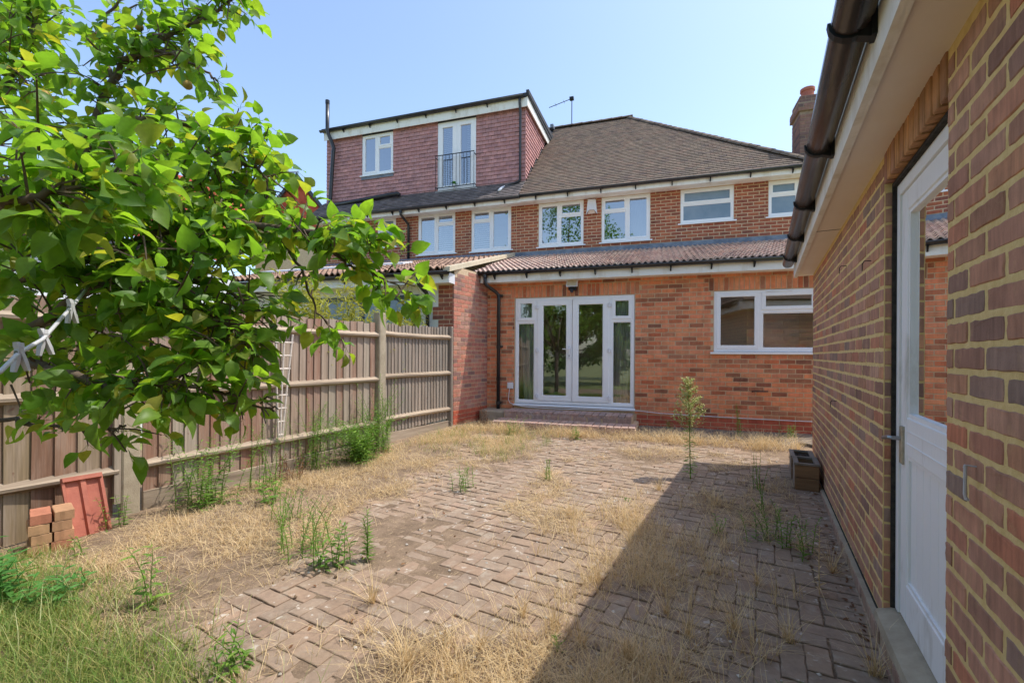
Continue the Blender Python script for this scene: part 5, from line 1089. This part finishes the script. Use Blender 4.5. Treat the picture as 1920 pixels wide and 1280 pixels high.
P2 = scatter(24000, -4.5, .2, .9, 6.9, thatch, 1)
blades('straw_litter', P2, RG.uniform(.03, .12, len(P2)), .0017, 2.6, M['straw'], 'flattened straw lying over the bare soil', 'straw', 2, .3, 4, .008)
def green(x, y): return sstep(1.35, .75, y+.45*sstep(-2.6, -1.2, x)+.25*nz(x, y, 1.7, 30))*sstep(-1.2, -1.7, x-.4*nz(x, y, 2, 31))
P3 = scatter(26000, -4.4, -1.0, .25, 1.6, green, 7, .03)
blades('green_grass', P3, RG.uniform(.04, .15, len(P3)), .002, .6, M['grass'], 'patchy green grass in the near corner under the tree', 'grass', 3, .6, 5)
def wallstrip(x, y):
    X, Y = hxy(x, y); return (sstep(6.55, 6.8, Y)*sstep(7.35, 7.05, Y)+.25*sstep(7.0, 7.2, Y)*sstep(8.0, 7.6, Y))*sstep(-3.3, -2.6, X)*(.35+.65*sstep(-.3, .3, nz(X, 0, 1.9, 40)))
P4 = scatter(6500, -4.5, .44, 6.0, 8.6, wallstrip, 7, .025)
blades('arching_dry_grass', P4, RG.uniform(.07, .26, len(P4)), .0019, .7, M['straw'], 'arching dry grass stems along the foot of the house', 'grass', 5, .95, 6)
P5 = scatter(1200, -4.5, -2.6, 4.6, 6.4, lambda x, y: .5+.5*nz(x, y, 2, 50), 8, .03)
blades('yellowing_grass', P5, RG.uniform(.05, .22, len(P5)), .0016, .55, M['grass'], 'yellowing grass tufts near the brick side wall', 'grass', 3, .6, 7)
# seed stalks in the near grass
P6 = scatter(90, -3.4, -1.3, .6, 1.3, lambda x, y: .6, 1)
blades('grass_seed_stalk', P6, RG.uniform(.16, .34, len(P6)), .0022, .3, M['seed'], 'pale grass stalks standing above the green grass', 'grass', 4, .5, 8)
# ------------------------------------------------------------------ weeds, each a plant of its own
rw = random.Random(41)
NARROW = MB().add([(0, 0, 0), (.3, .09, .02), (.3, -.09, .02), (.65, .08, -.04), (.65, -.08, -.04), (1, 0, -.18), (.3, 0, -.01), (.65, 0, -.08)], [(0, 6, 1), (0, 2, 6), (6, 7, 3, 1), (6, 2, 4, 7), (7, 5, 3), (7, 4, 5)])
def leafmesh(items, mat, name, parent):
    pv = np.c_[np.array(NARROW.v), np.ones(8)]; A = np.array([[list(r) for r in m_] for m_ in items])[:, :3, :]; V = np.einsum('nij,pj->npi', A, pv).reshape(-1, 3)
    tri = []
    for f in NARROW.f: tri += [(f[0], f[j], f[j+1]) for j in range(1, len(f)-1)]
    tri = np.array(tri); return np_mesh(name, V, (tri[None]+(np.arange(len(items))*8)[:, None, None]).reshape(-1, 3), mat, parent, True)
def lmat(p, d, s, wd=1.0):
    d = d.normalized(); n = (UPV+Vector((rw.gauss(0, .3), rw.gauss(0, .3), 0))); n = (n-d*n.dot(d)); n = n.normalized() if n.length > .01 else d.orthogonal().normalized(); y = n.cross(d)
    return Matrix(((d.x*s, y.x*s*wd, n.x*s, p.x), (d.y*s, y.y*s*wd, n.y*s, p.y), (d.z*s, y.z*s*wd, n.z*s, p.z), (0, 0, 0, 1)))
def weed(name, x, y, stems, h, label, leaf=.05, dens=90, spread=.25, wd=1.0, head=0, mat='weed', up=.5, z=None, group=None, r=.003, cat='weed'):
    zb = gz(x, y)-.01 if z is None else z; r_ = tag(empty(name, (x, y, zb)), label, cat, group); L = []; H = []; q = MB()
    for s in range(stems):
        az = rw.uniform(0, 6.28); b0 = Vector((x+rw.gauss(0, .03*(stems > 1)*min(3, stems/4)), y+rw.gauss(0, .03*(stems > 1)*min(3, stems/4)), zb)); hh = h*rw.uniform(.65, 1) if stems > 1 else h; tl = rw.uniform(.1, 1.6)*spread*hh if stems > 1 else .12*spread*hh
        pts = [b0+Vector((math.cos(az)*tl*t*t+rw.gauss(0, .003), math.sin(az)*tl*t*t+rw.gauss(0, .003), hh*t)) for t in (0, .25, .5, .75, 1)]
        q.tube(pts, [r, r*.9, r*.75, r*.55, r*.3], 5); n = int(hh*dens)
        for k in range(n):
            t = .06+.94*k/n; i = min(int(t*4), 3); p = pts[i].lerp(pts[i+1], t*4-i); a = k*2.4+rw.gauss(0, .2)
            ls = leaf*(1.1-.5*t)*rw.uniform(.75, 1.2)*(.6 if head and t > .6 else 1); e = up*(.4+.9*t)
            if not (head and t > .55 and k % 2): L.append(lmat(p, Vector((math.cos(a), math.sin(a), e)), ls, wd))
        if head:
            for k in range(int(150*head)):
                t = rw.uniform(.48, 1); i = min(int(t*4), 3); p = pts[i].lerp(pts[i+1], t*4-i); a = rw.uniform(0, 6.28); ln = hh*.17*(1.18-t)*1.7*head+.02; d = Vector((math.cos(a), math.sin(a), .8)).normalized(); e = p+d*ln
                q.tube([p, e], [.0012, .0007], 3, False)
                for j in range(11):
                    pp = p.lerp(e, rw.uniform(.35, 1.05)); H.append(lmat(pp, Vector((rw.gauss(0, 1), rw.gauss(0, 1), rw.gauss(.6, .6))), rw.uniform(.016, .030), 2.2))
    q.build('stem', M[mat], r_)['kind'] = 'stuff'
    if L: leafmesh(L, M[mat], 'leaves', r_)
    if H: leafmesh(H, M['seed'], 'flower_head', r_)['kind'] = 'stuff'
    return r_
weed('fleabane', -.66, 5.02, 1, 1.02, 'tall weed with a pale feathery flower head rising before the extension wall', .085, 170, .3, .8, 1.0, up=.15, r=.006)
weed('fleabane', -2.29, 2.18, 2, .36, 'pair of upright bright green leafy stems on the bare pavers', .061, 190, .25, .9, up=.6, r=.004)
weed('fleabane', -1.95, 4.31, 2, .30, 'single bright green bottlebrush weed alone in the middle of the patio', .035, 300, .08, 1, up=1.0, r=.004)
weed('fleabane', -2.55, 3.66, 8, .30, 'small bluish green weed with a dark shadow at the dry grass edge', .045, 110, .3, .9, up=.6)
weed('fleabane', -2.78, 2.05, 16, .42, 'bushy cluster of thin green weeds left of the upright pair', .05, 70, .35, .8, up=.6)
weed('fleabane', -2.43, 1.97, 8, .32, 'sprawling weed with glossy leaves just in front of the bushy cluster', .07, 60, .4, 1.3, up=.4)
weed('fleabane', -2.92, 1.20, 2, .44, 'dark stemmed leafy weed standing at the grass edge', .09, 60, .2, 1.1, up=.2)
weed('fleabane', -2.02, 1.18, 6, .20, 'low broad leafed weed near the bottom of the picture', .06, 70, .5, 1.3, up=.5)
weed('fleabane', -4.36, 2.25, 22, .66, 'loose tall weed growing against the fence by the nearer concrete post', .08, 60, .4, 1.0, up=.3)
weed('fleabane', -4.30, 2.75, 12, .85, 'thin wispy weed climbing the fence boards', .05, 60, .2, .8, up=.5)
weed('fleabane', -3.85, 2.55, 6, .30, 'yellowish broad leafed weed on the soil below the fence', .09, 40, .5, 1.8, up=.3)
weed('fleabane', -3.35, 2.35, 9, .34, 'small weed with fine upright leaves on the soil', .045, 80, .3, .9, up=.6)
weed('fleabane', -.30, 3.72, 4, .16, 'small green weed in the shaded pavers by the dark patch', .05, 70, .4, 1.5, up=.5)
weed('fleabane', .10, 3.70, 14, .28, 'fresh green ragged weed in the shaded paving joint', .045, 110, .35, 1.2, up=.6)
weed('fleabane', .02, 4.35, 3, .42, 'thin weed with sparse leaves in the shade near the planters', .035, 60, .2, 1.0, up=.6)
weed('fleabane', -.05, 4.95, 4, .40, 'slender weed at the end of the garage shadow', .035, 70, .3, .9, up=.6)
weed('fleabane', .28, 3.08, 1, .40, 'withered straw coloured weed stalk beside the edging course', .045, 80, .3, 1.0, mat='straw', up=.5)
weed('fleabane', .10, 2.15, 5, .05, 'tiny green rosette between shaded pavers near the door', .05, 140, .8, 1.6, up=.2)
weed('fleabane', -.82, 1.95, 2, .08, 'single green blade clump in the shaded dry grass', .05, 120, .3, .8, up=.9)
weed('fleabane', -1.05, 4.05, 3, .05, 'tiny flat green weed in the sunny pavers', .04, 120, .8, 1.5, up=.2)
weed('fleabane', -4.42, 1.62, 4, .34, 'small weed growing in front of the leaning clay tile', .06, 60, .3, 1.2, up=.3)
weed('fleabane', -4.05, 1.28, 3, .22, 'small weed sprouting beside the stacked bricks', .06, 60, .4, 1.2, up=.3)
X, Y = .45, 7.45; hx = lambda X, Y: (X*math.cos(THETA)-Y*math.sin(THETA), X*math.sin(THETA)+Y*math.cos(THETA))
for i, (X, Y, n, h, lb) in enumerate(((1.85, 7.75, 8, .26, 'leafy green weed by the concrete slab behind the planters'), (.15, 7.95, 5, .20, 'low green weed at the foot of the red plinth'), (1.15, 7.7, 3, .55, 'thin pale weed against the wall below the kitchen window'),
                                      (-2.95, 7.35, 8, .40, 'rust brown weed in the corner by the concrete block'), (-2.2, 6.75, 5, .30, 'straggly weed in front of the lower step'), (-1.2, 6.7, 5, .22, 'short green weed before the middle of the steps'))):
    x, y = hx(X, Y); weed('wall_weed', x, y, n, h, lb, .06, 70, .4, 1.3, mat='dead' if 'rust' in lb else 'weed', up=.5)
weed('tall_weed_clump', -4.28, 3.92, 60, .62, 'dense green weed clump at the foot of the middle fence post', .085, 70, .8, .8, up=.35, cat='plant')
weed('tall_weed_clump', -4.42, 4.35, 26, .95, 'taller wispy green weeds in front of the concrete fence post', .06, 60, .3, .9, up=.5, cat='plant')
weed('tall_weed_clump', -4.45, 3.45, 20, .85, 'wispy weeds between the trellis and the dense clump', .061, 55, .3, .8, up=.5, cat='plant')
weed('dead_weed', -4.38, 3.05, 14, .40, 'brown dead weed tangled below the trellis', .06, 50, .6, 1.0, mat='dead', up=.2, cat='plant')
weed('nettle_bush', -3.74, .74, 36, .34, 'dense leafy green bush at the left edge of the picture', .11, 55, .6, 1.6, mat='bush', up=.25, cat='bush')
weed('nettle_bush', -3.46, 1.02, 12, .2, 'lower leafy growth in front of the stacked bricks', .09, 60, .7, 1.5, mat='bush', up=.3, cat='bush')
weed('bindweed', -4.55, 4.55, 6, 1.05, 'thin creeper on the grey fence panel', .05, 40, .35, 1.4, up=.4, cat='plant')
# loose litter on the patio: small stones and dead leaves
q = MB()
for k in range(420):
    x, y = rg.uniform(-4.4, .42), rg.uniform(1.0, 6.6); s = rg.uniform(.004, .014); c = Vector((x, y, gz(x, y)+s*.2)); q.add([c+Vector((s, 0, 0)), c+Vector((0, s*.8, 0)), c+Vector((-s, 0, .2*s)), c+Vector((0, -s*.9, 0)), c+Vector((.1*s, 0, s*.7)), c-Vector((0, 0, s))], [(0, 1, 4), (1, 2, 4), (2, 3, 4), (3, 0, 4), (1, 0, 5), (2, 1, 5), (3, 2, 5), (0, 3, 5)])
q2 = MB()
for k in range(1900):
    x, y = rg.uniform(-4.6, .44), rg.uniform(.9, 7.2)
    if rg.random() > .12+.88*cover(x, y): continue
    s = rg.uniform(.004, .016); c = Vector((x, y, gz(x, y)+.006+s*.1)); q2.add([c+Vector((s, rg.uniform(-.3, .3)*s, 0)), c+Vector((0, s*.8, rg.uniform(-.2, .3)*s)), c+Vector((-s*.9, 0, .2*s)), c+Vector((0, -s*.9, 0)), c+Vector((.1*s, 0, s*.7)), c-Vector((0, 0, s))], [(0, 1, 4), (1, 2, 4), (2, 3, 4), (3, 0, 4), (1, 0, 5), (2, 1, 5), (3, 2, 5), (0, 3, 5)])
tag(q2.build('soil_crumbs', surf('earth_crumbs', lin(96, 78, 62), lin(150, 128, 104), 30, 1, .5, var=.35)), 'crumbs of dry earth lying on the soil', 'soil', None, 'stuff')
tag(q.build('gravel', surf('pale_stones', lin(180, 170, 156), lin(220, 212, 200), 30, .9, .2, var=.3)), 'small pale stones scattered over the patio', 'gravel', None, 'stuff')
its = []
for k in range(500):
    if rg.random() < .5: x, y = rg.uniform(-4.5, .44), rg.uniform(1, 6.6)
    else: x, y = .44-abs(rg.gauss(0, .03)), rg.uniform(1.5, 6.3)
    its.append(lmat(Vector((x, y, gz(x, y)+.006)), Vector((rg.gauss(0, 1), rg.gauss(0, 1), rg.gauss(0, .15))), rg.uniform(.012, .04), 2.2))
tag(leafmesh(its, M['dead'], 'dead_leaves', None), 'small dead leaves lying on the paving', 'leaves', None, 'stuff')
# ------------------------------------------------------------------ bamboo behind the fence, trees behind the camera
def bamboo(x, y, n, h, sp, label):
    r_ = tag(empty('bamboo', (x, y, .05)), label, 'bamboo', 'bamboo behind the fence'); L = []; q = MB()
    for s in range(n):
        az = rw.uniform(0, 6.28); b0 = Vector((x+rw.gauss(0, sp*.45), y+rw.gauss(0, sp*.45), 0)); hh = h*rw.uniform(.72, 1.0); tl = rw.uniform(0, .35)
        if b0.x > -4.85: b0.x = -4.85-rw.random()*.1
        pts = [b0+Vector((math.cos(az)*tl*t*t-.05*t, math.sin(az)*tl*t*t, hh*t)) for t in (0, .33, .66, 1)]; q.tube(pts, [.006, .005, .004, .002], 4)
        for k in range(170):
            t = rw.uniform(.45, 1.02); i = min(int(t*3), 2); p = pts[i].lerp(pts[i+1], t*3-i)+Vector((rw.gauss(0, .05), rw.gauss(0, .05), rw.gauss(0, .03))); a = rw.uniform(0, 6.28)
            if p.x > -4.78: p.x = -4.78-.03*rw.random()
            L.append(lmat(p, Vector((math.cos(a), math.sin(a), rw.gauss(.1, .6))), rw.uniform(.08, .16), .8))
    q.build('canes', M['bamboo'], r_)['kind'] = 'stuff'; leafmesh(L, M['bamboo'], 'foliage', r_)
bamboo(-5.35, 4.15, 26, 2.55, .55, 'tall yellow green bamboo clump rising highest behind the fence')
bamboo(-5.15, 5.05, 20, 2.12, .5, 'lower yellow green bamboo clump behind the middle fence post')
bamboo(-5.05, 5.85, 6, 2.35, .16, 'single slim bamboo clump beside the neighbouring drainpipe')
bamboo(-5.4, 3.2, 10, 1.95, .5, 'short bamboo clump behind the sunlit fence boards')
def bigtree(x, y, h, r, n, label, tr=.22, low=.35, mat='far'):
    r_ = tag(empty('garden_tree', (x, y, -.1)), label, 'tree', 'trees at the end of the garden'); q = MB(); L = []
    q.tube([(x, y, -.2), (x+.1, y, h*.3), (x-.1, y+.1, h*.65)], [tr, tr*.7, tr*.3], 10)
    cl = []
    for k in range(46):
        while True:
            v = Vector((rw.uniform(-1, 1), rw.uniform(-1, 1), rw.uniform(-1, 1)))
            if v.length < 1: break
        c = Vector((x+v.x*r, y+v.y*r, h*(low+1)/2+v.z*h*(1-low)/2)); cl.append((c, rw.uniform(.25, .5)*r*.6))
        if k < 14: q.tube([(x, y, h*rw.uniform(.25, .5)), Vector((x, y, h*.5)).lerp(c, .5)+Vector((0, 0, .2)), c], [tr*.3, tr*.2, tr*.06], 6)
    q.build('trunk', M['bark'], r_)
    for k in range(n):
        c, rr = cl[rw.randrange(46)]; d = Vector((rw.gauss(0, 1), rw.gauss(0, 1), rw.gauss(0, 1))).normalized()*rr*rw.random()**.4
        L.append(lmat(c+d, Vector((rw.gauss(0, 1), rw.gauss(0, 1), rw.gauss(-.2, .5))), rw.uniform(.14, .26), 3.0))
    leafmesh(L, M[mat], 'crown', r_)
for (X, Y, h, r, n, lb) in ((-6.3, -9.5, 13, 4.3, 9000, 'very tall broad tree behind the viewpoint, reflected in the bedroom panes'), (-2.6, -12, 9.5, 2.6, 4000, 'slender tree behind the viewpoint left of the lawn'), (-9, -3.5, 5.5, 2.2, 5000, 'round tree mirrored in the left french door'), (-5.2, -4.6, 4.2, 1.7, 4500, 'small bushy tree mirrored in the french doors'), (4.5, -10, 7, 3, 5000, 'spreading tree behind the garage end of the garden'), (-3.7, -6.2, 4.6, 1.7, 4500, 'bushy tree mirrored in the middle of the french doors'), (-2.2, -7.2, 5.0, 1.8, 4500, 'bushy tree mirrored in the side light of the french doors'), (-6.6, -6.4, 4.4, 1.7, 4000, 'low bushy tree beyond the pear tree')):
    x, y = hx(X, Y); bigtree(x, y, h, r, n, lb, low=.12 if h < 6 else .3)
P7 = [(rg.uniform(-9, 3), rg.uniform(-9, -.2), -.17) for _ in range(9000)]
blades('lawn_grass', P7, RG.uniform(.06, .2, len(P7)), .006, .5, M['grass'], 'rough lawn behind the viewpoint', 'grass', 2, .5, 12)
